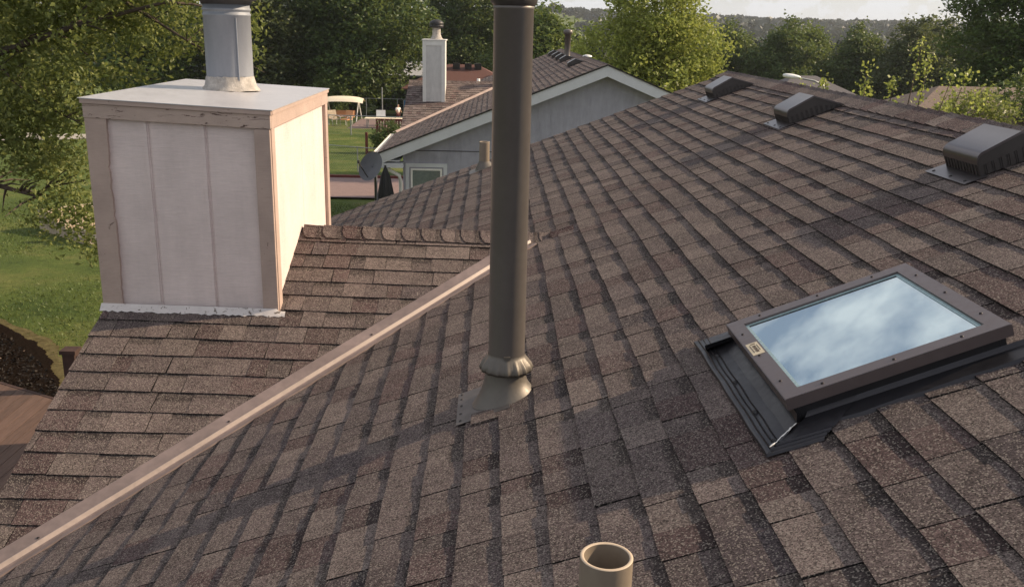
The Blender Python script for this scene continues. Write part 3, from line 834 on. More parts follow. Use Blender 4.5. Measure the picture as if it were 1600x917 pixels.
m_.build('shaft', M['shaft'], sky_l)
m_ = MB(); ringface(m_, fw - .002, fw - .002, LX - fw + .002, LY - fw + .002, .013, zt - .0085, Ts); m_.build('glazing_seal', M['seal'], pane)
for t in (.18, .5, .80):
    for (x, y) in ((LX * t, fw * .45), (LX * t, LY - fw * .45), (fw * .45, LY * t), (LX - fw * .45, LY * t)):
        m_ = MB(); m_.lathe([(0, .0035), (.004, .003), (.0052, 0)], (x, y, zt), 10, Ts); m_.build('screw', M['screw'], frame_o)
m_ = MB(); m_.box((.008, LY * .5 + .01, zt + .0002), (.048, LY * .5 + .115, zt + .0012), Ts); st = m_.build('sticker', M['sticker'], frame_o, 'small tan maker sticker with brown print')
m_ = MB(); rr = random.Random(4); yb = LY * .5 + .01
y = .012
for (xa, xb, yy0, yy1) in ((.023, .033, .020, .028), (.021, .034, .030, .036), (.024, .032, .038, .046), (.021, .033, .048, .055), (.023, .032, .058, .065), (.022, .033, .067, .078), (.014, .017, .02, .085), (.037, .0395, .03, .08), (.02, .036, .088, .096)):
    m_.box((.008 + xa - .006, yb + yy0, zt + .0013), (.008 + xb - .006, yb + yy1, zt + .0017), Ts)
m_.build('print', M['ink'], st)
# apron flashing on the low side with ribs, side strip on the near side
m_ = MB()
ax0, ay0, ay1 = -.118, -.125, LY + .145
def strip_prof(n_, wid, rib): pass
prx = [(ax0, .013), (ax0 + .004, .020), (ax0 + .010, .021), (ax0 + .018, .0205), (ax0 + .021, .026), (ax0 + .024, .0205), (ax0 + .034, .0205), (ax0 + .037, .026), (ax0 + .040, .0205), (ax0 + .050, .0205), (ax0 + .053, .026), (ax0 + .056, .0205), (-.03, .023), (.010, .034), (.0175, .055)]
ny = 30
rows_ = []
for j in range(ny + 1):
    t = j / ny; row = []
    for x, z in prx:
        ylo = ay0 + (0.0 if True else 0); d_in = (x - ax0)
        # mitred ends
        ya = ay0 + .0 + max(0, d_in) * .80; yb2 = ay1 - max(0, d_in) * .55
        y = ya + (yb2 - ya) * t
        row.append(Ts @ Vector((x + .0012 * math.sin(t * 23 + x * 50), y, z + .0012 * math.sin(t * 17))))
    rows_.append(row)
m_.grid(rows_, (1, 1, 1), False, False)
apron = m_.build('apron_flashing', M['apron'], sky_l, 'dark ribbed sheet metal apron on the low side of the skylight')
m_ = MB()
pry = [(ay0, .013), (ay0 + .004, .020), (ay0 + .014, .0205), (ay0 + .017, .026), (ay0 + .020, .0205), (ay0 + .032, .0205), (ay0 + .035, .026), (ay0 + .038, .0205), (ay0 + .05, .0205), (-.02, .0215), (.006, .0225), (.0175, .034)]
rows_ = []
for j in range(9):
    t = j / 8; row = []
    for y, z in pry:
        xa = ax0 + (y - ay0) * 1.22; xb = .05 + (y - ay0) * 1.1
        row.append(Ts @ Vector((xa + (xb - xa) * t, y, z - .006 * t * (1 if y < -.05 else 0))))
    rows_.append(row)
m_.grid(rows_, (1, 1, 1), False, False)
pry = [(-.058, .004), (-.052, .0165), (-.02, .0185), (.010, .020), (.0175, .034)]
m_.grid([[Ts @ Vector((.06 + (LX + .08) * j / 12, y + .004 * math.sin(j * 2.1) * (1 if y < -.05 else 0), z)) for y, z in pry] for j in range(13)], (1, 1, 1), False, False)
m_.build('side_flashing', M['apron'], sky_l)
m_ = MB()
pry = [(LY + .13, .013), (LY + .126, .0205), (LY + .02, .024), (LY - .006, .034), (LY - .0175, .055)]
m_.grid([[Ts @ Vector((ax0 + .02 + (LX + .1) * j / 8, y, z)) for y, z in pry] for j in range(9)], (1, 1, 1), False, False); m_.build('side_flashing', M['apron'], sky_l)
rr = random.Random(8)
pts = [Ts @ Vector((ax0 + .14 * t + rr.uniform(-.002, .002), ay0 + .135 * t * .83, .0285 + rr.uniform(0, .003))) for t in [.15 + .75 * i_ / 14 for i_ in range(15)]]
m_ = MB(); m_.tube(pts, [.0014 + .0022 * rr.random() * (i_ % 3 != 0) for i_ in range(15)], 6)
m_.build('bright_seam', M['solder'], apron, 'bare bright metal along the mitred flashing corner')
for t in (.06, .27, .52, .78):
    m_ = MB(); m_.lathe([(0, .010), (.006, .008), (.011, 0)], (ax0 + .045, ay0 + (ay1 - ay0) * t, .02), 8, Ts); m_.build('clip', M['black'], apron)

# ================================================================== TERRAIN
def ground_z(x, y):
    if y < 10: z = GZ
    elif y < 130: z = GZ - .042 * (y - 10)
    elif y < 300: z = GZ - 5.04 - (y - 130) * .03
    elif y < 480: z = GZ - 10.14 + (y - 300) * .004
    else: z = GZ - 9.42
    if y > 480:
        t = min(1, (y - 480) / 900); t = t * t * (3 - 2 * t)
        top = 23.5 + 9 * math.exp(-((x / max(1, y) - .045) / .05) ** 2) + 2.5 * math.sin(x * .004 + 1) + 1.5 * math.sin(x * .011)
        z += t * top
    return z
mb = MB()
ys = [-60, -30, -10, 0, 5, 10, 13, 16, 19, 22, 25, 30, 35, 40, 45, 50, 60, 70, 80, 90, 100, 115, 130, 160, 200, 250, 300, 360, 420, 480, 560, 650, 750, 860, 980, 1100, 1250, 1400, 1700, 2200, 3000, 4500]
rows_ = []
for y in ys:
    xs = []
    wd = 60 + max(0, y) * 1.1
    rows_.append([(wd * q, y, ground_z(wd * q, y) + (.05 * noise.noise(Vector((wd * q * .3, y * .3, 0))) if 11 < y < 130 else 0)) for q in [(-1 + 2 * i / 60) for i in range(61)]])
mb.grid(rows_, (1, 1, 1), False, True)
ground = struct(mb.build('ground', M['grass']), 'sloping green lawn')

def flat(name, pts, mat, dz, label=None, sub=1):
    m_ = MB(); m_.face([(x, y, ground_z(x, y) + dz) for x, y in pts]); return struct(m_.build(name, M[mat]), label)
flat('path', [(-7.9, 35.2), (-3.5, 35.2), (-3.5, 41.6), (-7.9, 41.6)], 'paver', .06, 'pinkish paved yard strip beside the neighbouring house')
o = MB(); o.box((-7.9, 41.62, ground_z(0, 41.6) - .1), (-3.2, 41.8, ground_z(0, 41.6) + .16)); tag(o.build('timber_edging', M['redwood']), 'dark timber edging along the far side of the pinkish paving', 'edging')
# mulch bed with dry grass edge by the deck
def patch(name, cx, cy, rx, ry, dz, mat, seed, label):
    m_ = MB(); rr = random.Random(seed); pts = []
    for i in range(40):
        a = 2 * PI * i / 40; k = 1 + .18 * math.sin(a * 3 + seed) + rr.uniform(-.05, .05)
        x, y = cx + rx * k * math.cos(a), cy + ry * k * math.sin(a); pts.append((x, y, ground_z(x, y) + dz))
    m_.face(pts); return struct(m_.build(name, M[mat]), label)
MULCH = [(-12.2, 18.8), (-9.34, 17.09), (-8.69, 16.51), (-8.1, 15.88), (-7.47, 15.08), (-6.92, 14.09), (-6.35, 13.08), (-5.0, 12.2), (-4.5, 9.5), (-14, 9.5), (-15, 18)]
def poly_patch(name, pts, dz, mat, label, grow, seed):
    rr = random.Random(seed); out = []
    cx = sum(p[0] for p in pts) / len(pts); cy = sum(p[1] for p in pts) / len(pts)
    for k in range(len(pts)):
        p, q = pts[k], pts[(k + 1) % len(pts)]
        for s_ in range(24):
            t = s_ / 24; x, y = p[0] + (q[0] - p[0]) * t, p[1] + (q[1] - p[1]) * t
            d = Vector((x - cx, y - cy)).normalized() * (grow * (1 + .8 * noise.noise(Vector((x * 1.3, y * 1.3, seed)))) + .10 * noise.noise(Vector((x * 2.1, y * 2.1, seed))) + rr.uniform(-.02, .02))
            out.append((x + d.x, y + d.y))
    m_ = MB(); m_.face([(x, y, ground_z(x, y) + dz) for x, y in out]); return struct(m_.build(name, M[mat]), label)
poly_patch('soil_edge', MULCH, .03, 'dry', 'dry patchy turf along the edge of the mulch', .22, 2)
poly_patch('mulch_bed', MULCH, .045, 'mulch', 'dark mulch bed between the deck and the lawn', 0, 3)
mb = MB(); rr = random.Random(3)
for i in range(9000):
    x, y = rr.uniform(-10.5, -5.2), rr.uniform(10.5, 17.4); z = ground_z(x, y) + .05
    if y > 17.3 + (x + 9.7) * -1.15 or y > 16.6 + (x + 8.7) * -1.5: continue
    u_ = Vector((rr.gauss(0, 1), rr.gauss(0, 1), rr.gauss(0, .5))).normalized() * rr.uniform(.01, .04); v_ = u_.cross(Vector((rr.gauss(0, 1), rr.gauss(0, 1), 1))).normalized() * rr.uniform(.01, .025)
    q = Vector((x, y, z + rr.uniform(0, .03))); g = rr.choice((.4, .6, 1, 1.4, 2, 9)) if rr.random() < .08 else rr.uniform(.35, .75)
    mb.face([q - u_, q + v_, q + u_, q - v_], (.02 * g, .014 * g, .010 * g))
tag(mb.build('mulch', M['deckwood']), 'loose dark wood chips on the bed beside the deck', 'mulch', kind='stuff')
flat('road', [(-40, 57), (-28, 58), (-25.5, 61), (-26, 64), (-40, 64)], 'gravel', .05, 'pale concrete path behind the leafy tree')

# grass tufts near the house
mb = MB(); rr = random.Random(12)
for i in range(52000):
    x = rr.uniform(-17, -4); y = rr.uniform(11, 34)
    if y < 17.45 + (x + 9.7) * -1.15 and y < 16.8 + (x + 8.7) * -1.5: continue
    z = ground_z(x, y); a = rr.uniform(0, PI); h = rr.uniform(.015, .055); wd = rr.uniform(.008, .02)
    dx, dy = math.cos(a) * wd, math.sin(a) * wd
    k = rr.random()
    mb.face([(x - dx, y - dy, z - .01), (x + dx, y + dy, z - .01), (x + rr.uniform(-.05, .05), y + rr.uniform(-.05, .05), z + h)], (k, rr.random(), 0))
M['blade'] = leaf_mat('grass_blades', (.05, .088, .02, 1), (.13, .165, .045, 1), .3)
tag(mb.build('grass', M['blade']), 'short lawn grass on the slope below the roof', 'grass', kind='stuff')

# ---- deck
deck = thing('deck', 'low red brown timber deck half in the shade of the house', 'deck', (-6, 9, -4.62))
mb = MB(); rr = random.Random(6)
x = -11.0
while x < -2.6:
    k = rr.uniform(.8, 1.25); c = (.10 * k, .062 * k, .048 * k)
    mb.box((x, 3, -4.66), (x + .135, 14.5, -4.62), None, c); x += .142
o = mb.build('boards', M['deckwood'], deck)
bisect(o, (-5.43, 10.94, 0), (.55, 1, 0))
mb = MB()
d = Vector((1, -.55, 0)).normalized()
A = Vector((-5.43, 10.94, 0)) - d * 6.4; B = Vector((-5.43, 10.94, 0)) + d * 3.6; n_ = Vector((d.y, -d.x, 0)) * -.04
mb.hexa([(A.x, A.y, -5.2), (B.x, B.y, -5.2), (B.x + n_.x, B.y + n_.y, -5.2), (A.x + n_.x, A.y + n_.y, -5.2), (A.x, A.y, -4.615), (B.x, B.y, -4.615), (B.x + n_.x, B.y + n_.y, -4.615), (A.x + n_.x, A.y + n_.y, -4.615)])
mb.build('fascia', M['darkred'], deck)
post = thing('railing_post', 'dark red timber rail post beside the roof edge at the deck', 'post', (-5.33, 11.3, -5.4))
mb = MB(); mb.box((-5.41, 11.22, -5.5), (-5.25, 11.38, -4.12)); o = mb.build('post', M['darkred'], post); bevel(o, .01)
mb = MB(); mb.box((-5.43, 11.20, -4.12), (-5.23, 11.40, -4.07)); o = mb.build('post_cap', M['darkred'], post)
mb = MB(); mb.hexa([(-5.25, 11.26, -4.32), (-3.9, 11.26, -4.32), (-3.9, 11.34, -4.32), (-5.25, 11.34, -4.32), (-5.25, 11.26, -4.16), (-3.9, 11.26, -4.16), (-3.9, 11.34, -4.16), (-5.25, 11.34, -4.16)])
mb.build('rail', M['darkred'], post)

# ---- garden steps
st_ = thing('garden_steps', 'weathered timber framed garden steps on the lawn left of the chimney', 'steps', (-12, 25.5, ground_z(-12, 25.5)))
d = Vector((.72, -.69, 0)); n_ = Vector((.69, .72, 0))
for k in range(6):
    p = Vector((-13.4, 27.4, 0)) + d * (.62 * k); z = ground_z(p.x, p.y) + .62 - .11 * k
    T = Matrix(((n_.x, d.x, 0, p.x), (n_.y, d.y, 0, p.y), (0, 0, 1, z), (0, 0, 0, 1)))
    wd = 2.3
    mb = MB(); mb.box((0, 0, -.6), (wd, .14, .0), T); mb.box((0, .1405, -.6), (.14, .62, -.005), T); mb.box((wd - .14, .1405, -.6), (wd, .62, -.005), T)
    for j in range(3): mb.box((.16, .16 + j * .15, -.09), (wd - .16, .29 + j * .15, -.03), T)
    mb.build('step', M['timber'], st_)
mb = MB(); mb.box((-.02, -.02, -.5), (.18, .0, .02), T); mb.build('post_end', M['timber_end'], st_)

# ================================================================== NEIGHBOUR HOUSE
S2 = .4; NX, NY0, NY1, NH = 2.61, 21.5, 36.6, 5.22
nzr = -.77; nze = nzr - S2 * NH
nb = thing('house', 'pale grey neighbour house with brown shingled gable roof and white chimney', 'house', (NX, 28, ground_z(0, 26)))
CT2, ST2 = math.cos(math.atan(S2)), math.sin(math.atan(S2))
rnd = random.Random(44)
nex = NX - NH
fr2 = frame((nex, 0, nze), (0, 1, 0), (CT2, 0, ST2))
vy0 = 25.55; gy2 = 28.65; xe2 = nex + (gy2 - vy0)
nc2 = int(NH / CT2 / .143); kr2 = int((xe2 - nex) / CT2 / .143) + 1
zn = lambda x: nzr - S2 * abs(x - NX)
def nsheet(u0, u1, k0, k1):
    m_ = MB(); shingle_sheet(m_, fr2, u0, u1, k1 - k0, rnd, v0=k0 * .143, fine=False, mul=1.35); return m_.build('tmp', M['shingle'], nb)
a_ = nsheet(NY0, gy2 + .2, 0, kr2); bisect(a_, (nex, vy0, 0), (-1, 1, 0))
b_ = nsheet(gy2, NY1, 0, kr2); bisect(b_, (nex, 2 * gy2 - vy0, 0), (-1, -1, 0))
c_ = nsheet(NY0, NY1, kr2, nc2)
m_ = MB(); m_.face([(NX, NY0, nzr + .006), (NX + NH, NY0, nze + .006), (NX + NH, NY1, nze + .006), (NX, NY1, nzr + .006)], (.14, .115, .1))
d_ = m_.build('tmp', M['shingle'], nb)
for q in (a_, b_, c_, d_): pass
nroof = join([a_, b_, c_, d_]); nroof.name = 'main_roof'
m_ = MB()
for sg in (1, -1):
    X = lambda x: NX + (x - NX) * sg
    m_.hexa([(X(nex + .02), NY0 + .03, nze - .15), (X(NX), NY0 + .03, nzr - .15), (X(NX), NY1, nzr - .15), (X(nex + .02), NY1, nze - .15), (X(nex + .02), NY0 + .03, nze - .003), (X(NX), NY0 + .03, nzr - .003), (X(NX), NY1, nzr - .003), (X(nex + .02), NY1, nze - .003)])
m_.build('roof_deck', M['felt'], nb)
m_ = MB(); ridge_caps(m_, (NX, NY1, nzr), (NX, NY0, nzr), .15, .15 * S2, rnd, expo=.143, rounded=False, band=False); m_.build('ridge_cap', M['shingle'], nroof)
# cross gable of the neighbour
gz2 = lambda y: nze + S2 * (min(y, 2 * gy2 - y) - vy0)
gx0 = nex + .12
g2f = frame((gx0, vy0, nze), (1, 0, 0), (0, CT2, ST2))
m_ = MB(); shingle_sheet(m_, g2f, 0, xe2 - gx0 + .2, int((gy2 - vy0) / CT2 / .143) + 1, rnd, fine=False, mul=1.5)
e_ = m_.build('cross_gable_roof', M['shingle'], nb); bisect(e_, (nex, vy0, 0), (1, -1, 0)); bisect(e_, (0, gy2, 0), (0, 1, 0))
m_ = MB(); m_.face([(gx0, gy2, gz2(gy2) + .006), (xe2, gy2, gz2(gy2) + .006), (gx0, 2 * gy2 - vy0, nze + .006)], (.14, .115, .1))
f_ = m_.build('tmp', M['shingle'], nb); join([e_, f_])
m_ = MB(); ridge_caps(m_, (gx0, gy2, gz2(gy2)), (xe2 + .1, gy2, gz2(gy2)), .13, .13 * S2, rnd, expo=.143, band=False); m_.build('ridge_cap', M['shingle'], e_)
m_ = MB(); m_.hexa([(gx0, vy0, nze - .1), (gx0 + .1, vy0, nze - .1), (xe2, gy2, gz2(gy2) - .1), (gx0, gy2, gz2(gy2) - .1), (gx0, vy0, nze - .004), (gx0 + .1, vy0, nze - .004), (xe2, gy2, gz2(gy2) - .004), (gx0, gy2, gz2(gy2) - .004)]); m_.build('roof_deck', M['felt'], nb)
m_ = MB()
rows_ = []
for i in range(9):
    x = nex + (xe2 - nex) * i / 8; y = vy0 + (x - nex); z = zn(x)
    n2 = Vector((.707, -.707, 0))
    rows_.append([(x - .09, y + .09, z + .02), (x - .03, y + .03, z + .03), (x, y, z + .07), (x + .05, y - .05, z + .03), (x + .08, y - .08, z + .02)])
m_.grid(rows_, (1, 1, 1), False, False); m_.build('valley_flashing', M['trim'], nb)
# walls: gable end, side
m_ = MB(); wy = NY0 + .35; wxa, wxb = nex + .55, NX + NH - .55
zg_ = ground_z(0, 24) - .5
m_.face([(wxa, wy, zg_), (wxb, wy, zg_), (wxb, wy, zn(wxb) - .14), (NX, wy, nzr - .14), (wxa, wy, zn(wxa) - .14)])
m_.face([(wxa, wy, zg_), (wxa, NY1 - .3, zg_), (wxa, NY1 - .3, zn(wxa) - .14), (wxa, wy, zn(wxa) - .14)])
m_.face([(wxb, wy, zg_), (wxb, NY1 - .3, zg_), (wxb, NY1 - .3, zn(wxb) - .14), (wxb, wy, zn(wxb) - .14)])
m_.face([(wxa, NY1 - .3, zg_), (wxb, NY1 - .3, zg_), (wxb, NY1 - .3, zn(wxb) - .14), (NX, NY1 - .3, nzr - .14), (wxa, NY1 - .3, zn(wxa) - .14)])
m_.build('wall', M['nwall'], nb)
m_ = MB(); m_.box((wxa + .01, wy - .012, -2.84), (wxb - .01, wy - .002, -2.825)); m_.build('wall_band', M['felt'], nb)
m_ = MB()
for i in range(int((wxb - wxa) / .3)):
    x = wxa + .15 + i * .3
    m_.box((x, wy - .006, zg_), (x + .012, wy - .001, zn(x) - .3))
m_.build('siding_grooves', M['nwall'], nb)
# barge boards
for sg in (1, -1):
    X = lambda x: NX + (x - NX) * sg
    m_ = MB(); m_.hexa([(X(nex + .02), NY0 - .02, nze - .27), (X(NX), NY0 - .02, nzr - .27), (X(NX), NY0 + .028, nzr - .27), (X(nex + .02), NY0 + .028, nze - .27), (X(nex + .02), NY0 - .02, nze - .02), (X(NX), NY0 - .02, nzr - .02), (X(NX), NY0 + .028, nzr - .02), (X(nex + .02), NY0 + .028, nze - .02)])
    m_.build('barge_board', M['ntrim'], nb)
    m_ = MB(); m_.hexa([(X(nex), NY0 - .045, nze - .03), (X(NX), NY0 - .045, nzr - .03), (X(NX), NY0 + .028, nzr - .015), (X(nex), NY0 + .028, nze - .015), (X(nex), NY0 - .045, nze + .003), (X(NX), NY0 - .045, nzr + .003), (X(NX), NY0 + .028, nzr + .003), (X(nex), NY0 + .028, nze + .003)])
    m_.build('drip_edge', M['felt'], nb)
m_ = MB(); m_.box((nex + .02, NY0 - .018, nze - .34), (nex + .58, NY0 + .4, nze - .235)); m_.build('eave_return', M['ntrim'], nb)
m_ = MB(); m_.box((nex + .03, NY0 + .03, nze - .20), (nex + .5, vy0, nze - .17)); m_.build('soffit', M['ntrim'], nb)
m_ = MB()
prf = [(-.115, .012), (-.12, -.03), (-.10, -.085), (-.045, -.10), (.012, -.09), (.015, .0)]
m_.grid([[(nex + x, y, nze + z - .01) for x, z in prf] for y in (NY0 - .03, vy0 - .1)], (1, 1, 1), False, False)
for y in (NY0 - .03, vy0 - .1): m_.face([(nex + x, y, nze + z - .01) for x, z in prf])
m_.build('gutter', M['white'], nb)
m_ = MB(); m_.tube([(nex - .03, NY0 + .1, nze - .11), (nex - .02, NY0 + .1, nze - .25), (wxa - .08, NY0 + .22, nze - .55), (wxa - .05, NY0 + .28, nze - .7), (wxa - .05, NY0 + .28, zg_ + .3)], .045, 10); m_.build('downspout', M['white'], nb)
wn = None
m_ = MB(); zt_, x0_, x1_ = -3.13, -2.0, -1.02
def rect_frame(m_, x0, x1, z0, z1, t, y0, y1):
    m_.box((x0, y0, z0), (x0 + t, y1, z1)); m_.box((x1 - t, y0, z0), (x1, y1, z1)); m_.box((x0 + t, y0, z0), (x1 - t, y1, z0 + t)); m_.box((x0 + t, y0, z1 - t), (x1 - t, y1, z1))
rect_frame(m_, x0_, x1_, -4.4, zt_, .09, wy - .03, wy + .01); win = m_.build('window', M['ntrim'], nb)
m_ = MB(); rect_frame(m_, x0_ + .12, x1_ - .12, -4.28, zt_ - .12, .045, wy - .045, wy + .005); m_.build('sash', M['white'], win)
m_ = MB(); m_.box((x0_ + .166, wy - .02, -4.23), (x1_ - .166, wy - .012, zt_ - .166)); m_.build('pane', M['pane'], win)
# white chimney
cA = dict(x0=-1.98, x1=-1.36, y0=27.35, y1=28.35, zt=-.43)
ch2 = bpy.data.objects.new('chimney', None); col.objects.link(ch2); ch2.parent = nb; ch2.location = Vector((-1.7, 27.8, -2.2)) - nb.location
ch2['label'] = 'slim white boxed chimney on the neighbouring roof'
m_ = MB(); m_.box((cA['x0'], cA['y0'], -2.6), (cA['x1'], cA['y1'], cA['zt'])); m_.build('siding', M['chim2'], ch2)
m_ = MB()
for x in (cA['x0'] - .01, cA['x1'] - .09): m_.box((x, cA['y0'] - .015, -2.5), (x + .1, cA['y0'] - .001, cA['zt'] - .14))
m_.box((cA['x0'] - .01, cA['y0'] - .015, cA['zt'] - .139), (cA['x1'] + .01, cA['y0'] - .001, cA['zt'])); m_.box((cA['x1'] + .001, cA['y0'] - .014, -2.6), (cA['x1'] + .014, cA['y0'] + .09, cA['zt']))
m_.build('corner_board', M['white'], ch2)
m_ = MB(); m_.box((cA['x0'] - .03, cA['y0'] - .03, cA['zt'] + .001), (cA['x1'] + .03, cA['y1'] + .03, cA['zt'] + .03)); m_.build('chase_cap', M['white'], ch2)
m_ = MB(); m_.lathe([(.20, .03), (.15, .08), (.12, .17), (.115, .36)], (-1.62, 27.85, cA['zt']), 24); fl2 = m_.build('flue', M['sealant'], ch2)
m_ = MB(); m_.lathe([(.115, .34), (.20, .36), (.20, .42), (.19, .43), (.20, .44), (.20, .50), (.12, .56), (0, .58)], (-1.62, 27.85, cA['zt']), 24); m_.build('flue_cap', M['darkcap'], fl2)
# fittings on the neighbour's roof
def on2(x, y, dz=0): return (x, y, zn(x) + dz)
m_ = MB(); m_.lathe([(.13, -.05), (.11, .04), (.095, .1), (.09, .12), (.09, .72), (.135, .725), (.135, .84), (.10, .86), (0, .88)], on2(2.26, 28.9), 24)
m_.build('vent_pipe', M['pole'], nb, 'taupe vent pipe with square cap near the ridge')
m_ = MB(); m_.lathe([(.05, 0), (.05, .42), (0, .42)], (-.42, 29.6, gz2(29.6) + .0), 16); m_.build('vent_pipe', M['white'], nb, 'thin white vent pipe behind the chimney')
for i, y in enumerate((34.3, 32.2, 30.3, 28.4, 25.3)):
    T = Matrix(((CT2, 0, -ST2, 2.02), (0, 1, 0, y), (ST2, 0, CT2, zn(2.02)), (0, 0, 0, 1)))
    vv = bpy.data.objects.new('roof_vent', None); col.objects.link(vv); vv.parent = nb; vv.location = Vector((2.02, y, zn(2.02))) - nb.location
    m_ = MB(); Wd = .36
    pr = [(0, .01), (0, .07), (.02, .11), (.06, .125), (.24, .15), (.43, .015)]
    for yy in (-Wd / 2, Wd / 2):
        m_ = MB(); m_.face([T @ Vector((x, yy, z)) for x, z in pr]); m_.build('side_louvre', M['ventdark'], vv)
    m_ = MB(); m_.grid([[T @ Vector((x, yy, z + .001)) for x, z in pr[1:]] for yy in (-Wd / 2 - .005, Wd / 2 + .005)], (1, 1, 1), False, False); m_.build('hood', M['venttop'], vv)
    m_ = MB(); m_.face([T @ Vector(p) for p in ((0, -Wd / 2, .01), (0, Wd / 2, .01), (-.001, Wd / 2, .07), (-.001, -Wd / 2, .07))]); m_.build('front_grille', M['ventdark'], vv)
m_ = MB(); m_.lathe([(.14, 0), (.13, .035), (.05, .06), (0, .062)], (2.70, 27.2, nzr - .01), 20); m_.build('vent_dome', M['white'], nb)

# dish, parasol
dsh = thing('satellite_dish', 'grey satellite dish on a mast at the corner of the neighbouring house', 'satellite dish', (-2.86, 20.6, ground_z(0, 20.6)))
m_ = MB(); dirn = Vector((-.62, -.66, .42)).normalized()
u_ = dirn.cross(Vector((0, 0, 1))).normalized(); v_ = dirn.cross(u_)
c0 = Vector((-2.62, 20.62, -3.06))
m_.grid([[c0 + (u_ * math.cos(2*PI*j/28) * 1.0 + v_ * math.sin(2*PI*j/28) * .92) * r + dirn * (r * r * .5) for j in range(28)] for r in (.001, .12, .24, .33, .37)], (1, 1, 1), True); m_.build('reflector', M['dish'], dsh)
m_ = MB(); m_.tube([(-2.56, 20.68, ground_z(0, 20.6)), (-2.56, 20.68, -3.05), c0], .035, 8); m_.build('mast', M['dish'], dsh)
m_ = MB(); m_.tube([c0 - v_ * -.27, c0 + dirn * .4 + v_ * .05], .012, 6); m_.lathe([(.03, 0), (.03, .06), (0, .06)], tuple(c0 + dirn * .4 + v_ * .05), 10); m_.build('feed_arm', M['felt'], dsh)
pa = thing('parasol', 'closed black parasol standing between the dish and the white downspout', 'parasol', (-2.42, 21.35, ground_z(0, 21.35)))
gz_ = ground_z(0, 21.35)
m_ = MB(); m_.lathe([(.025, 0), (.025, 2.75), (0, 2.76)], (-2.42, 21.35, gz_), 10); m_.build('pole', M['felt'], pa)
m_ = MB(); rows_ = []
for r, z in ((.03, 2.7), (.10, 2.5), (.17, 2.1), (.20, 1.6), (.21, 1.2), (.17, 1.0)):
    rows_.append([(-2.42 + r * (1 + .15 * math.sin(7 * a_)) * math.cos(a_), 21.35 + r * (1 + .15 * math.sin(7 * a_)) * math.sin(a_), gz_ + z) for a_ in [2*PI*j/42 for j in range(42)]])
m_.grid(rows_, (1, 1, 1), True); m_.build('canopy', M['blackcover'], pa)
m_ = MB(); m_.lathe([(.28, 0), (.28, .05), (.05, .1), (0, .1)], (-2.42, 21.35, gz_), 24); m_.build('base', M['felt'], pa)

# ================================================================== BACK YARD
def fence_run(name, label, p0, p1, n, h, thick, mesh=True):
    p0, p1 = Vector((*p0, 0)), Vector((*p1, 0)); base = (p0 + p1) / 2
    f = thing(name, label, 'fence', (base.x, base.y, ground_z(base.x, base.y)))
    P = lambda t: p0.lerp(p1, t)
    zt = lambda p: ground_z(p.x, p.y) + h
    for k in range(n + 1):
        p = P(k / n); m_ = MB(); m_.tube([(p.x, p.y, zt(p) - h - .2), (p.x, p.y, zt(p) + .03)], thick, 8); m_.build('post', M['fence'], f)
    m_ = MB(); m_.tube([(P(k / 12).x, P(k / 12).y, zt(P(k / 12))) for k in range(13)], thick * .7, 8); m_.build('top_rail', M['fence'], f)
    if mesh:
        m_ = MB(); Lf = (p1 - p0).length; s_ = .14; nn = int(Lf / s_)
        for k in range(nn):
            for dr in (1, -1):
                ta = k / nn; tb = (k + dr * h / s_ * 1.0) / nn
                if not 0 <= tb <= 1: continue
                a, b = P(ta), P(tb); a.z = zt(a) - h; b.z = zt(b); w_ = Vector((0, 0, .004))
                m_.face([a - w_, b - w_, b + w_, a + w_])
        m_.build('wire_mesh', M['fence'], f)
fence_run('chain_link_fence', 'nearer chain link fence crossing the lawn behind the satellite dish', (-13.5, 49), (-4.0, 43.2), 4, 1.17, .028)
fence_run('chain_link_fence', 'farther chain link fence in front of the garden furniture', (-24, 71), (-5.6, 67.6), 4, 1.4, .045)
fence_run('chain_link_fence', 'distant chain link fence beyond the cream canopy, against the dark trees', (-15, 91), (-6, 90), 3, 1.9, .03, False)
# raised patio
m_ = MB(); z_ = ground_z(0, 80)
m_.box((-11.6, 74.5, z_ - 1), (-3, 84, z_ + .18)); struct(m_.build('patio', M['paver']), 'brownish patio under the garden furniture')
# canopy swing
gy_ = 84.0; gz_ = ground_z(0, gy_) + .0
sw = thing('canopy_swing', 'garden swing seat with a cream canopy on slanted legs', 'swing', (-13, gy_, gz_))
m_ = MB(); rows_ = []
for i in range(9):
    t = i / 8; x = -14.9 + 3.6 * t
    sag = .22 * math.sin(PI * t) ** .5 if 0 < t < 1 else 0
    rows_.append([(x, gy_ - 1.0, gz_ + 1.75 + sag * .6), (x, gy_ - .7, gz_ + 1.95 + sag), (x, gy_, gz_ + 2.08 + sag), (x, gy_ + .7, gz_ + 1.95 + sag), (x, gy_ + 1, gz_ + 1.75 + sag * .6)])
m_.grid(rows_, (1, 1, 1), False, True); m_.build('canopy', M['cream'], sw)
for x in (-14.5, -11.8):
    m_ = MB(); m_.tube([(x - .15, gy_ - .7, gz_), (x, gy_, gz_ + 1.95)], .05, 8); m_.tube([(x + .2, gy_ + .7, gz_), (x, gy_, gz_ + 1.95)], .05, 8); m_.build('leg', M['white'], sw)
m_ = MB(); m_.box((-14.3, gy_ - .3, gz_ + .45), (-12.2, gy_ + .3, gz_ + .55)); m_.build('seat', M['orange'], sw)
m_ = MB(); m_.hexa([(-14.3, gy_ + .25, gz_ + .5), (-12.2, gy_ + .25, gz_ + .5), (-12.2, gy_ + .35, gz_ + .5), (-14.3, gy_ + .35, gz_ + .5), (-14.3, gy_ + .45, gz_ + 1.0), (-12.2, gy_ + .45, gz_ + 1.0), (-12.2, gy_ + .55, gz_ + 1.0), (-14.3, gy_ + .55, gz_ + 1.0)]); m_.build('backrest', M['orange'], sw)
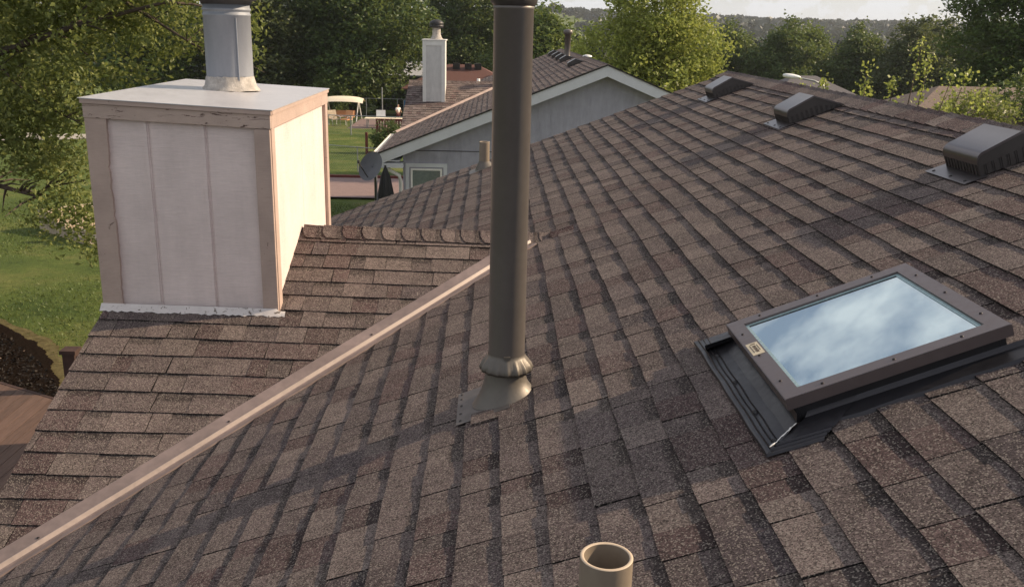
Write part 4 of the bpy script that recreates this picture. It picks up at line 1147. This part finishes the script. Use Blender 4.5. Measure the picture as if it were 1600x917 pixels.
# chairs
def chair(x, y, z, mat, lab, rz, leg='white'):
    t_ = thing('garden_chair', lab, 'chair', (0, 0, 0), 'garden chairs on the patio')
    m_ = MB(); m_.box((-.28, -.28, .40), (.28, .28, .46)); m_.build('seat', M[mat], t_)
    m_ = MB(); m_.hexa([(-.28, .26, .46), (.28, .26, .46), (.28, .31, .46), (-.28, .31, .46), (-.28, .42, 1.0), (.28, .42, 1.0), (.28, .47, 1.0), (-.28, .47, 1.0)]); m_.build('backrest', M[mat], t_)
    for a in (-.26, .26):
        m_ = MB(); m_.tube([(a, -.28, 0), (a, -.2, .62), (a, .3, .62), (a, .30, 0)], .022, 6); m_.build('side_frame', M[leg], t_)
    t_.location = (x, y, z); t_.rotation_euler = (0, 0, rz)
    t_.scale = (1.35, 1.35, 1.2)
    return t_
zc_ = ground_z(0, 78)
chair(-13.2, 79.5, zc_ - .05, 'timber', 'tan folding chair leftmost under the cream canopy', .6)
chair(-12.2, 79.2, zc_ - .05, 'orange', 'orange cushioned chair under the cream canopy', -.5)
chair(-9.2, 78.5, z_ + .19, 'white', 'white backed chair at the pale garden table', .1)
tb_ = thing('garden_table', 'pale topped garden table on the brown patio', 'table', (-8.6, 77, z_ + .18))
m_ = MB(); m_.box((-10.3, 76.4, z_ + .88), (-7.3, 77.5, z_ + .94)); m_.build('tabletop', M['cream'], tb_)
for x in (-10.1, -7.5):
    for y in (76.5, 77.4): m_ = MB(); m_.tube([(x, y, z_ + .18), (x, y, z_ + .88)], .035, 6); m_.build('leg', M['fence'], tb_)
# red timber stair with rails
rp = thing('railing', 'dark red timber railing and stair beyond the neighbouring gutter', 'railing', (-6, 58, ground_z(-6, 58)))
zr_ = ground_z(-6, 58)
for (xa, xb, za, zb3) in ((-7.1, -4.0, zr_ + 1.68, zr_ + 1.80), (-7.1, -4.0, zr_ + .95, zr_ + 1.07)):
    m_ = MB(); m_.box((xa, 57.9, za), (xb, 58.1, zb3)); m_.build('rail', M['redwood'], rp)
for k in range(18):
    x = -7.1 + k * .17; m_ = MB(); m_.box((x, 57.95, zr_ - .2), (x + (.14 if k % 6 == 0 else .09), 58.03, zr_ + 1.69)); m_.build('baluster', M['redwood'], rp)
gp = thing('gate_post', 'red timber corner post with rails beside the shrub', 'post', (-7.1, 53.8, ground_z(-7, 54)))
zz_ = ground_z(-7, 54)
m_ = MB(); m_.box((-7.22, 53.75, zz_ - .1), (-7.08, 53.9, zz_ + 1.25)); m_.build('post', M['redwood'], gp)
m_ = MB(); m_.box((-7.08, 53.78, zz_ + .02), (-5.2, 53.86, zz_ + .16)); m_.build('rail', M['redwood'], gp)

# ---- person (white shirt) by the patio
def skin_body(name, verts, edges, radii, mat, parent=None):
    me = bpy.data.meshes.new(name); me.from_pydata(verts, edges, []); o = bpy.data.objects.new(name, me); col.objects.link(o)
    sk = o.modifiers.new('skin', 'SKIN'); sk.use_smooth_shade = True; su = o.modifiers.new('sub', 'SUBSURF'); su.levels = 1; su.render_levels = 1
    for i, r in enumerate(radii): me.skin_vertices[0].data[i].radius = (r, r * .85) if i < 3 else (r, r)
    me.skin_vertices[0].data[0].use_root = True
    me.materials.append(mat)
    if parent: o.parent = parent
    return o
pv = [(0, 0, .92), (0, 0, 1.15), (0, .02, 1.36), (0, .01, 1.47), (0, -.02, 1.58), (0, -.02, 1.70),      # pelvis..head
      (-.10, 0, .86), (-.12, -.02, .48), (-.13, .02, .08), (-.13, -.12, .04),
      (.10, 0, .86), (.12, .02, .48), (.13, .06, .08), (.14, -.08, .04),
      (-.19, .01, 1.38), (-.27, -.05, 1.12), (-.22, -.28, 1.05), (-.20, -.36, 1.05),
      (.19, .01, 1.38), (.25, -.02, 1.12), (.20, -.24, 1.02), (.18, -.32, 1.02)]
pe = [(0, 1), (1, 2), (2, 3), (3, 4), (4, 5), (0, 6), (6, 7), (7, 8), (8, 9), (0, 10), (10, 11), (11, 12), (12, 13), (2, 14), (14, 15), (15, 16), (16, 17), (2, 18), (18, 19), (19, 20), (20, 21)]
prr = [.14, .13, .14, .055, .09, .085, .09, .06, .04, .035, .09, .06, .04, .035, .065, .045, .033, .035, .065, .045, .033, .035]
per = skin_body('person', pv, pe, prr, M['skin'])
tag(per, 'person in a white shirt standing before the dark trees beyond the railing', 'person')
sh_v = [pv[0], pv[1], pv[2], (0, .01, 1.42), pv[14], (-.24, -.03, 1.22), pv[18], (.23, -.01, 1.22)]
skin_body('shirt', sh_v, [(0, 1), (1, 2), (2, 3), (2, 4), (4, 5), (2, 6), (6, 7)], [.16, .15, .16, .07, .08, .065, .08, .065], M['shirt'], per)
skin_body('shorts', [(0, 0, .9), (-.10, 0, .84), (-.12, -.01, .56), (.10, 0, .84), (.12, .01, .56)], [(0, 1), (1, 2), (0, 3), (3, 4)], [.155, .105, .09, .105, .09], M['shorts'], per)
skin_body('hair', [(0, .02, 1.72), (0, .04, 1.66)], [(0, 1)], [.09, .085], M['hair'], per)
per.location = (-8.3, 84, ground_z(0, 84) - .05); per.rotation_euler = (0, 0, .7)
tw = thing('towel_rack', 'blue cloth hanging on a thin pole right of the person', 'towel', (-8.1, 85, ground_z(0, 85)))
zz_ = ground_z(0, 85)
m_ = MB(); m_.tube([(-7.9, 85, zz_), (-7.9, 85, zz_ + 2.0), (-7.2, 85, zz_ + 2.0)], .03, 6); m_.build('pole', M['fence'], tw)
m_ = MB(); m_.grid([[(-7.88 + .6 * t, 85 + .05 * math.sin(t * 12 + z), zz_ + z) for t in [i / 10 for i in range(11)]] for z in (.7, 1.1, 1.5, 1.97)], (1, 1, 1)); m_.build('cloth', M['blue'], tw)
lp = thing('lamp_post', 'thin pale pole standing left of the person', 'pole', (-9.7, 84, ground_z(0, 84)))
m_ = MB(); m_.tube([(-9.7, 84, ground_z(0, 84)), (-9.7, 84, ground_z(0, 84) + 3.1)], .05, 8); m_.build('shaft', M['fence'], lp)

# ================================================================== OTHER HOUSES
def hip_house(name, label, x0, x1, y0, y1, zb, ze_, zr2, mroof, mwall, hip=.4, o=.4, ridge_along='x'):
    t_ = thing(name, label, 'house', ((x0 + x1) / 2, (y0 + y1) / 2, zb))
    m_ = MB(); m_.box((x0 + o, y0 + o, zb - .5), (x1 - o, y1 - o, ze_ - .01)); m_.build('wall', M[mwall], t_)
    ym = (y0 + y1) / 2; h = (y1 - y0) / 2 * hip * 2
    a, b = (x0 + h, ym, zr2), (x1 - h, ym, zr2)
    m_ = MB(); z = ze_
    c = [(x0, y0, z), (x1, y0, z), (x1, y1, z), (x0, y1, z)]
    m_.face([c[0], c[1], b, a]); m_.face([c[1], c[2], b]); m_.face([c[2], c[3], a, b]); m_.face([c[3], c[0], a]); m_.face([(x, y, z - .12) for x, y, z in c])
    for k in range(4):
        p, q = c[k], c[(k + 1) % 4]; m_.face([p, q, (q[0], q[1], q[2] - .12), (p[0], p[1], p[2] - .12)])
    rf = m_.build('roof', M[mroof], t_)
    return t_, rf
h1, r1 = hip_house('house', 'red brown roofed house between the white chimney and the tall pipe', -9.0, 3.0, 94, 103, ground_z(-7, 98), -6.1, -3.85, 'redroof', 'darkwall', .5)
for i, x in enumerate((-3.2, -2.0, -1.0)):
    m_ = MB(); m_.box((x - .8, 97.5, -4.3), (x - .1, 98.0, -3.7)); m_.build('roof_vent', M['felt'], r1)
h2, r2 = hip_house('house', 'pale grey roofed house half hidden behind the dark trees', -13.5, -4.0, 109, 117, ground_z(-12, 112) - .2, -5.6, -4.1, 'paleroof', 'darkwall', .3)
h3, r3 = hip_house('house', 'grey roofed house beyond the ridge with a white strip on its roof', 12.6, 20.5, 46, 54, ground_z(16, 50), -3.9, -2.15, 'greyroof', 'tanwall', .42)
m_ = MB(); m_.hexa([(13.5, 46.9, -3.62), (13.75, 46.9, -3.62), (15.15, 49.1, -2.62), (14.95, 49.1, -2.62), (13.5, 46.9, -3.56), (13.75, 46.9, -3.56), (15.15, 49.1, -2.56), (14.95, 49.1, -2.56)]); m_.build('white_strip', M['white'], r3)
h4, r4 = hip_house('house', 'tan roofed house beyond the ridge behind the young tree', 14.2, 24, 33, 40, ground_z(19, 36), -3.35, -1.85, 'brownroof', 'tanwall', .45)
# street lamp
sl = thing('street_lamp', 'street lamp with a white head on a curved arm in front of the grey roof', 'street lamp', (15.6, 44, ground_z(15, 44)))
m_ = MB(); m_.tube([(15.6, 44, ground_z(15, 44)), (15.6, 44, -2.75), (15.45, 44, -2.3), (15.0, 44, -2.12), (14.3, 44, -2.0)], [.09, .06, .05, .045, .04], 8); m_.build('pole', M['fence'], sl)
m_ = MB(); rows_ = []
for t, w_ in ((0, .03), (.12, .10), (.4, .15), (.75, .15), (.95, .10), (1, .02)):
    rows_.append([(14.35 - .85 * t, 44 + w_ * math.cos(a_), -1.97 + .07 * t + w_ * .75 * math.sin(a_)) for a_ in [2*PI*j/14 for j in range(14)]])
m_.grid(rows_, (1, 1, 1), True); m_.build('lamp_head', M['lampglass'], sl)

# ================================================================== TREES
def crown(m_, blobs, nleaf, size, rr, droop=0, clump=.55, per=26, core=0.25):
    """leaves in small clumps scattered through the blobs' volume, more of them near the surface"""
    vol = [b[3] * b[4] * b[5] for b in blobs]; tot = sum(vol)
    for b, v in zip(blobs, vol):
        cx, cy, cz, rx, ry, rz = b
        nc = max(3, int(nleaf * v / tot / per))
        for _ in range(nc):
            while True:
                d = Vector((rr.gauss(0, 1), rr.gauss(0, 1), rr.gauss(0, 1)))
                if d.length > .01: break
            d.normalize(); r = (rr.random() ** (1 / 3)) if rr.random() < core else rr.uniform(.72, 1.04)
            r *= 1 + .28 * noise.noise(d * 2.1 + Vector((cx, cy, cz)) * .37)
            p = Vector((cx + d.x * rx * r, cy + d.y * ry * r, cz + d.z * rz * r))
            tone, br = rr.random(), rr.random()
            cs = clump * rr.uniform(.6, 1.3)
            for _ in range(per):
                q = p + Vector((rr.gauss(0, cs * .5), rr.gauss(0, cs * .5), rr.gauss(0, cs * .38)))
                s_ = size * rr.uniform(.6, 1.3)
                a = Vector((rr.gauss(0, 1), rr.gauss(0, 1), rr.gauss(0, .6) - droop)).normalized()
                n_ = Vector((rr.gauss(0, 1), rr.gauss(0, 1), rr.gauss(0, 1) + .5)); b_ = a.cross(n_)
                if b_.length < .01: continue
                b_.normalize(); b_ *= s_ * .34; a *= s_
                up = a.cross(b_).normalized() * s_ * .12
                c = (min(1, max(0, tone * .7 + rr.random() * .3)), min(1, max(0, br * .6 + rr.random() * .4)), 0)
                m_.face([q - a * .5, q + b_ * .9 - a * .05 + up, q + a * .55, q - b_ * .9 - a * .05 + up], c)

def limbs(m_, base, top, r0, rr, n=7, spread=2.5, lo=.35, n2=3, seg=7):
    base, top = Vector(base), Vector(top); pts = []
    for i in range(seg + 1):
        t = i / seg; pts.append(base.lerp(top, t) + Vector((rr.uniform(-1, 1), rr.uniform(-1, 1), 0)) * .03 * (top - base).length * (t > 0))
    m_.tube(pts, [r0 * (1 - .82 * i / seg) for i in range(seg + 1)], 9)
    for k in range(n):
        t = lo + (1 - lo) * (k + .5) / n; a = rr.uniform(0, 2 * PI); p = base.lerp(top, t)
        d = Vector((math.cos(a), math.sin(a), rr.uniform(.25, .8))).normalized(); Lb = spread * (1.15 - .55 * t) * rr.uniform(.7, 1.1)
        q = [p, p + d * Lb * .4 + Vector((0, 0, .03 * Lb)), p + d * Lb * .75 + Vector((0, 0, .1 * Lb)), p + d * Lb]
        rb = r0 * (1 - .8 * t) * .55; m_.tube(q, [rb, rb * .7, rb * .4, rb * .15], 6)
        for j in range(n2):
            pp = q[1 + j % 2]; a2 = a + rr.uniform(-1.1, 1.1); d2 = Vector((math.cos(a2), math.sin(a2), rr.uniform(-.1, .7))).normalized()
            m_.tube([pp, pp + d2 * Lb * .25, pp + d2 * Lb * .5], [rb * .4, rb * .25, rb * .08], 5)

def tree(name, label, x, y, h, blobs, nleaf, size, mat, seed, group=None, zb=None, clump=.55, per=26, r0=None, droop=0, cat='tree', core=.25, spread=None, nl=7):
    """blobs relative to the foot"""
    rr = random.Random(seed); zb = ground_z(x, y) if zb is None else zb
    t_ = thing(name, label, cat, (x, y, zb - .1), group)
    m_ = MB(); limbs(m_, (x, y, zb - .1), (x + rr.uniform(-.3, .3), y, zb + h * .86), r0 or h * .022, rr, n=nl, spread=spread or h * .3)
    m_.build('trunk', M['bark'], t_)
    m_ = MB(); crown(m_, [(x + b[0], y + b[1], zb + b[2], b[3], b[4], b[5]) for b in blobs], nleaf, size, rr, droop, clump, per, core)
    m_.build('crown', M[mat], t_)
    return t_

def round_blobs(h, w, rr, n=9, low=.22):
    out = []
    for k in range(n):
        t = k / (n - 1); z = h * (low + (.92 - low) * t); r = w * math.sin(PI * (.22 + .68 * t)) ** .8
        a = k * 2.4; off = r * .42
        out.append((math.cos(a) * off, math.sin(a) * off, z, r * rr.uniform(.55, .72), r * rr.uniform(.55, .72), h * .13 * rr.uniform(.85, 1.3)))
    return out

# the leafy tree left of the chimney
RRt = random.Random(77)
lt = thing('tree', 'large olive green leafy tree at the left edge, behind the boxed chimney', 'tree', (-11.6, 16.5, ground_z(-11.6, 16.5)))
m_ = MB(); zb = ground_z(-11.6, 16.5)
limbs(m_, (-11.6, 16.5, zb), (-10.6, 16.2, 4.6), .24, RRt, n=9, spread=4.4, lo=.28, n2=5)
for pts, r in (([(-11.3, 16.4, -3.6), (-9.6, 15.2, -2.55), (-8.0, 14.4, -2.42), (-7.25, 14.0, -2.50), (-6.7, 13.9, -2.62)], .085),
               ([(-11.2, 16.4, -2.2), (-9.6, 15.4, -1.3), (-7.6, 14.6, -.6), (-6.0, 14.2, -.1), (-4.6, 14.0, .25)], .10),
               ([(-11.0, 16.4, -1.2), (-9.0, 16.0, -.2), (-7.0, 15.6, .6), (-5.2, 15.2, 1.2), (-3.9, 15, 1.5)], .10),
               ([(-7.6, 14.6, -.6), (-6.7, 14.0, -1.2), (-5.9, 13.7, -1.5)], .03), ([(-6.9, 15.6, .6), (-5.6, 14.6, .3), (-4.4, 14.2, -.35), (-3.7, 14, -.6)], .035)):
    m_.tube(pts, [r * (1 - .8 * i / (len(pts) - 1)) for i in range(len(pts))], 7)
    for k in range(22):
        t = RRt.uniform(.15, 1); i = min(len(pts) - 2, int(t * (len(pts) - 1))); p = Vector(pts[i]).lerp(Vector(pts[i + 1]), RRt.random())
        d = Vector((RRt.uniform(-.2, 1), RRt.uniform(-1, .6), RRt.uniform(-.2, .7))).normalized() * RRt.uniform(.4, 1.0)
        m_.tube([p, p + d * .5 + Vector((0, 0, .04)), p + d], [r * .28, r * .18, .004], 5)
m_.build('trunk', M['bark'], lt)
m_ = MB()
crown(m_, [(-10.5, 16.5, 1.8, 4.2, 3.0, 2.6), (-7.0, 15.6, 1.5, 2.4, 2.2, 1.9), (-5.2, 15.0, 1.0, 1.5, 1.6, 1.5), (-8.2, 15.2, .2, 2.4, 1.9, 1.3), (-6.0, 14.6, -.05, 1.5, 1.3, .95), (-4.35, 14.5, .35, .85, .9, .95), (-9.0, 15.6, -.95, 2.0, 1.5, .8)], 92000, .088, RRt, .6, .30, 34, .42)
crown(m_, [(-7.3, 14.2, -1.35, 1.15, .9, .45), (-6.6, 13.9, -1.95, .75, .6, .4), (-6.25, 13.7, -2.75, .6, .5, .42), (-5.75, 13.5, -2.95, .4, .4, .35), (-6.1, 13.6, -.95, .6, .5, .4)], 9000, .08, RRt, .6, .32, 18, .8)
crown(m_, [(-5.72, 13.4, -3.3, .22, .3, .25), (-3.75, 14.0, -.45, .3, .3, .45)], 700, .075, RRt, .8, .2, 12, 1)
m_.build('crown', M['leaf_olive'], lt)

# yellow-green tree behind the neighbouring house
rr = random.Random(15)
tree('tree', 'sunlit yellow green tree behind the neighbouring gable', 7.6, 45, 9.0,
     [(0, 0, 7.4, 2.2, 2.2, 1.7), (-1.7, 0, 5.8, 1.9, 2.0, 1.5), (1.6, .3, 6.0, 1.9, 1.9, 1.5), (.2, -.6, 4.3, 2.7, 2.4, 1.6), (2.9, -.2, 3.9, 1.5, 1.5, 1.2), (-2.7, 0, 3.9, 1.5, 1.6, 1.3), (.8, -.8, 2.6, 2.7, 2.2, 1.3), (3.4, -.6, 2.6, 1.1, 1.2, .9), (1.0, 0, 8.6, 1.1, 1.1, 1.0), (-.9, 0, 8.2, 1.1, 1.1, .9)],
     36000, .2, 'leaf_bright', 15, clump=.6, per=24, droop=.3)

# dark trees beyond the yard
big = [
 ('tree', 'big dark maple with a broad round crown behind the cream canopy', -18.5, 97, 17, 8.2, 'leaf_dark', 42000),
 ('tree', 'dark tree between the white chimney and the tall vent pipe', -8.6, 122, 21, 8.2, 'leaf_dark', 40000),
 ('tree', 'hazy grey green tree right of the flue pipe', -26.5, 92, 16, 4.2, 'leaf_grey', 22000),
 ('tree', 'lighter green tree just right of the tall vent pipe', .9, 92, 10.2, 3.6, 'leaf_mid', 20000),
 ('tree', 'dark tree glimpsed behind the olive tree, nearest the left edge', -52, 88, 16, 8, 'leaf_dark', 20000),
 ('tree', 'dark tree behind the olive tree and left of the flue pipe', -38, 94, 15, 8, 'leaf_mid', 20000),
]
for nm, lb, x, y, h, w_, mt, nl_ in big:
    x += .0455 * y
    rr = random.Random(int(x * 10)); tree(nm, lb, x, y, h, round_blobs(h, w_, rr, 11, .16), nl_, .42, mt, int(x * 7), clump=1.0, per=20)
rr = random.Random(5)
tree('shrub', 'bright green shrub under the dark maple, above the canopy', -15.4, 91, 4.4, [(0, 0, 2.6, 2.0, 1.6, 1.3), (.8, 0, 3.4, 1.0, 1, .9), (-1, 0, 1.4, 1.9, 1.3, 1.2)], 6000, .24, 'leaf_mid', 8, clump=.5, cat='shrub')
tree('shrub', 'dark green shrub beside the red corner post', -6.2, 54.5, 2.0, [(0, 0, .9, .75, .7, .8), (.4, 0, 1.4, .5, .5, .4), (.9, .3, .7, .6, .5, .6)], 3600, .13, 'leaf_dark', 9, clump=.25, cat='shrub')
# hedge of small trees filling behind the yard
hed = [(-17.5, 121, 13, 5, 'leaf_dark', 'dark undergrowth tree in the gap between the two big dark crowns'), (-30, 100, 12, 6, 'leaf_dark', 'dark tree behind the hazy grey green one'), (-1.0, 108, 11, 6, 'leaf_dark', 'dark tree low behind the red brown roof'), (-23, 104, 17, 7, 'leaf_dark', 'dark tree rising behind the left side of the maple')]
for i, (x, y, h, w_, mt, lb) in enumerate(hed):
    x += .0455 * y
    rr = random.Random(i + 60); tree('tree', lb, x, y, h, round_blobs(h, w_, rr, 9, .08), 12000, .45, mt, i + 80, clump=1.1, per=20, core=.5)

# line of trees beyond the ridge on the right
protos = []
specs = [('leaf_dark', 11.0, 4.6), ('leaf_mid', 10.4, 4.0), ('leaf_grey', 11.4, 4.2)]
line = [(26.0, 128, 0, 1.0, 'rounded dark tree at the left end of the tree line past the ridge'),
        (33.0, 124, 0, 1.04, 'wide dark tree second from the left in the tree line'),
        (38.5, 132, 1, 1.08, 'sunlit mid green tree in the middle of the tree line'),
        (43.5, 126, 0, 1.0, 'dark tree between the sunlit green one and the pale bushy one'),
        (47.5, 118, 2, 1.03, 'pale grey green bushy tree in the tree line'),
        (53.0, 124, 2, 1.06, 'grey green tree at the right of the tree line'),
        (30.0, 138, 1, .98, 'mid green tree peeping behind the first dark ones'),
        (58.5, 120, 0, 1.12, 'dark tree behind the big oak at the right'),
        (64.0, 112, 0, 1.1, 'dark tree at the right end of the tree line')]
made = {}
for i, (x, y, kind, s_, lb) in enumerate(line):
    x += .0455 * y - .5
    if kind not in made:
        mt, h, w_ = specs[kind]; rr = random.Random(kind + 200)
        made[kind] = tree('tree', lb, x, y, h, round_blobs(h, w_, rr, 11, .1), 21000, .4, mt, kind + 30, 'trees in the line beyond the ridge', clump=.95, per=18, core=.35)
        made[kind].scale = (s_, s_, s_)
    else:
        copy_thing(made[kind], (x, y, ground_z(x, y) - .1), lb, rz=i * 1.3, scale=s_, group='trees in the line beyond the ridge')
# big near tree on the right
rr = random.Random(91)
tree('tree', 'tall dark tree towering over the ridge at the right edge', 33.6, 57, 13.6,
     [(0, 0, 11.2, 4.6, 4, 2.4), (-4.2, 0, 10.0, 2.6, 2.4, 1.5), (-2.2, 0, 8.3, 3.0, 3, 1.8), (2, 0, 8, 4.0, 3.5, 2.4), (-4.6, .3, 7.0, 2.0, 2, 1.3), (0, 0, 5.2, 4.2, 3.4, 2.0), (3.6, 0, 4.5, 3.6, 3, 2.4), (-3.4, 0, 4.6, 2.6, 2, 1.6), (-5.6, 0, 10.7, 1.4, 1.3, .7)],
     52000, .24, 'leaf_dark', 92, clump=.7, per=22, r0=.35, nl=10, spread=5)
tree('tree', 'dark leafy low tree in front of the tan roof, at the right edge', 19.8, 33.5, 5.6, [(0, 0, 4.4, 1.6, 1.4, 1.0), (1.6, 0, 3.4, 1.8, 1.6, 1.4), (.9, -.5, 2.0, 2.0, 1.6, 1.2)], 12000, .16, 'leaf_dark', 95, clump=.45, per=20)
tree('shrub', 'dry brownish shrub against the tan roof', 15.9, 31, 4.9, [(0, 0, 4.2, .9, .8, .5), (.9, 0, 3.8, .8, .7, .6), (-.8, 0, 3.6, .7, .7, .6)], 2600, .12, 'leaf_olive', 97, clump=.3, per=14, cat='shrub', core=.8)

# young tree with upright shoots just past the ridge
yt = thing('tree', 'young tree whose sparse upright yellow green shoots rise over the ridge', 'tree', (5.4, 12.9, ground_z(5, 12.9)))
rr = random.Random(33); m_ = MB(); mc = MB()
base = Vector((5.4, 12.9, GZ))
m_.tube([base, (5.4, 12.9, -3.2), (5.35, 12.85, -2.0)], [.11, .08, .05], 8)
def px2w(px, py, y):
    x_, y_, z_ = (px - 800) / F, (458.5 - py) / F, 1.0
    v = Vector((Rm[0][0] * x_ + Rm[0][1] * y_ + Rm[0][2], Rm[1][0] * x_ + Rm[1][1] * y_ + Rm[1][2], Rm[2][0] * x_ + Rm[2][1] * y_ + Rm[2][2]))
    return v * (y / v.y)
shoots = [(4.15, 12.6, -.66), (4.55, 12.9, -.60), (4.95, 12.5, -.42), (5.15, 13.0, -.75), (5.45, 12.8, -.62), (5.72, 12.7, -.12), (5.95, 12.9, -.3), (6.15, 12.6, -.5), (6.45, 12.8, -.45), (6.75, 12.9, -.75), (6.35, 13.1, -.95), (4.3, 13.1, -.85)]
for (x, y, z) in shoots:
    p0 = Vector((5.35 + (x - 5.4) * .35, 12.85, -2.3 + rr.uniform(-.2, .2))); p2 = Vector((x, y, z)); p1 = p0.lerp(p2, .55) + Vector(((x - 5.4) * .12, 0, -.1))
    m_.tube([p0, p1, p2], [.022, .012, .003], 5)
    pts = [p0.lerp(p1, t) for t in (.5, .75)] + [p1.lerp(p2, t) for t in (0, .2, .4, .55, .7, .82, .92, 1.0)]
    for k, p in enumerate(pts):
        n_ = rr.choice((6, 10, 16, 24)) if k < 9 else 22
        for _ in range(n_):
            q = p + Vector((rr.gauss(0, .055), rr.gauss(0, .055), rr.gauss(0, .05))); s_ = rr.uniform(.03, .062)
            a = Vector((rr.gauss(0, 1), rr.gauss(0, 1), rr.gauss(0, .7) - .3)).normalized(); n2 = Vector((rr.gauss(0, 1), rr.gauss(0, 1), rr.gauss(0, 1)))
            b_ = a.cross(n2).normalized() * s_ * .42; a *= s_
            mc.face([q - a * .5, q + b_, q + a * .5, q - b_], (rr.random(), rr.random(), 0))
m_.build('trunk', M['bark'], yt); mc.build('crown', M['leaf_bright'], yt)

# far woods as one mass, and the single trees and barns on the skyline
rr = random.Random(400); m_ = MB()
def far_clump(m_, x, y, z, r, h, n, s_):
    for _ in range(n):
        a = rr.uniform(0, 2 * PI); e = rr.uniform(-.2, PI / 2); k = rr.uniform(.8, 1.05)
        p = Vector((x + r * k * math.cos(a) * math.cos(e), y + r * k * math.sin(a) * math.cos(e), z + h * .45 + h * .55 * k * math.sin(e)))
        u_ = Vector((rr.gauss(0, 1), rr.gauss(0, 1), rr.gauss(0, 1))).normalized(); v_ = u_.cross(Vector((rr.gauss(0, 1), rr.gauss(0, 1), rr.gauss(0, 1)))).normalized()
        c = (rr.random(), rr.random(), 0)
        m_.face([p - u_ * s_ - v_ * s_, p + u_ * s_ - v_ * s_, p + u_ * s_ + v_ * s_, p - u_ * s_ + v_ * s_], c)
for i in range(560):
    y = rr.uniform(170, 430); x = y * rr.uniform(-.62, .62)
    far_clump(m_, x, y, ground_z(x, y) - 1, rr.uniform(5, 9), rr.uniform(7, 11), 34, 1.25)
for i in range(900):
    y = rr.choice((rr.uniform(700, 1000), rr.uniform(1000, 1500), rr.uniform(1300, 1450))); x = y * rr.uniform(-.65, .65)
    q = x / y
    if .0 < q < .085 and y < 1450: continue
    far_clump(m_, x, y, ground_z(x, y) - 2, rr.uniform(12, 26), rr.uniform(8, 12.5), 26, 3.2)
wood = m_.build('far_wood', M['leaf_far']); tag(wood, 'distant wooded hills along the skyline', 'woodland', kind='stuff')
for i, (px, y, r, h, lb) in enumerate(((863, 1150, 6.5, 13, 'flat topped dark tree alone on the far hill'), (877, 1150, 3.2, 12, 'small dark tree on the far hill right of the flat topped one'), (893, 1100, 9, 11, 'round dark clump of trees on the far hill'))):
    p = px2w(px, 40, y); m_ = MB(); far_clump(m_, p.x, y, ground_z(p.x, y) - 1, r, h, 120, 1.6)
    o_ = m_.build('tree', M['leaf_far']); tag(o_, lb, 'tree')
for i, (px, lb) in enumerate(((866, 'pale silo left of the other one on the far hillside'), (872, 'pale silo right of the other one on the far hillside'))):
    p = px2w(px, 40, 780); zz_ = ground_z(p.x, 780); m_ = MB(); m_.lathe([(1.3, -1), (1.3, 6.5), (.9, 7.4), (0, 7.8)], (p.x, 780, zz_), 16); o_ = m_.build('silo', M['white']); tag(o_, lb, 'silo')

# haze
HAZE = True
if HAZE:
    m_ = MB(); m_.box((-3000, -70, -40), (3000, 4400, 60))
    hz_ = m_.build('haze', M['white'])
    hm = bpy.data.materials.new('haze_air'); hm.use_nodes = True; t = hm.node_tree
    for n in list(t.nodes):
        if n.type != 'OUTPUT_MATERIAL': t.nodes.remove(n)
    vol = t.nodes.new('ShaderNodeVolumePrincipled'); vol.inputs['Density'].default_value = .00016; vol.inputs['Color'].default_value = (.80, .86, .95, 1)
    vol.inputs['Anisotropy'].default_value = .2
    t.links.new(vol.outputs[0], t.nodes['Material Output'].inputs['Volume'])
    hz_.data.materials.clear(); hz_.data.materials.append(hm)
    tag(hz_, 'thin pale haze in the air over the far hills', 'haze', kind='stuff')
    sc.cycles.volume_bounces = 0
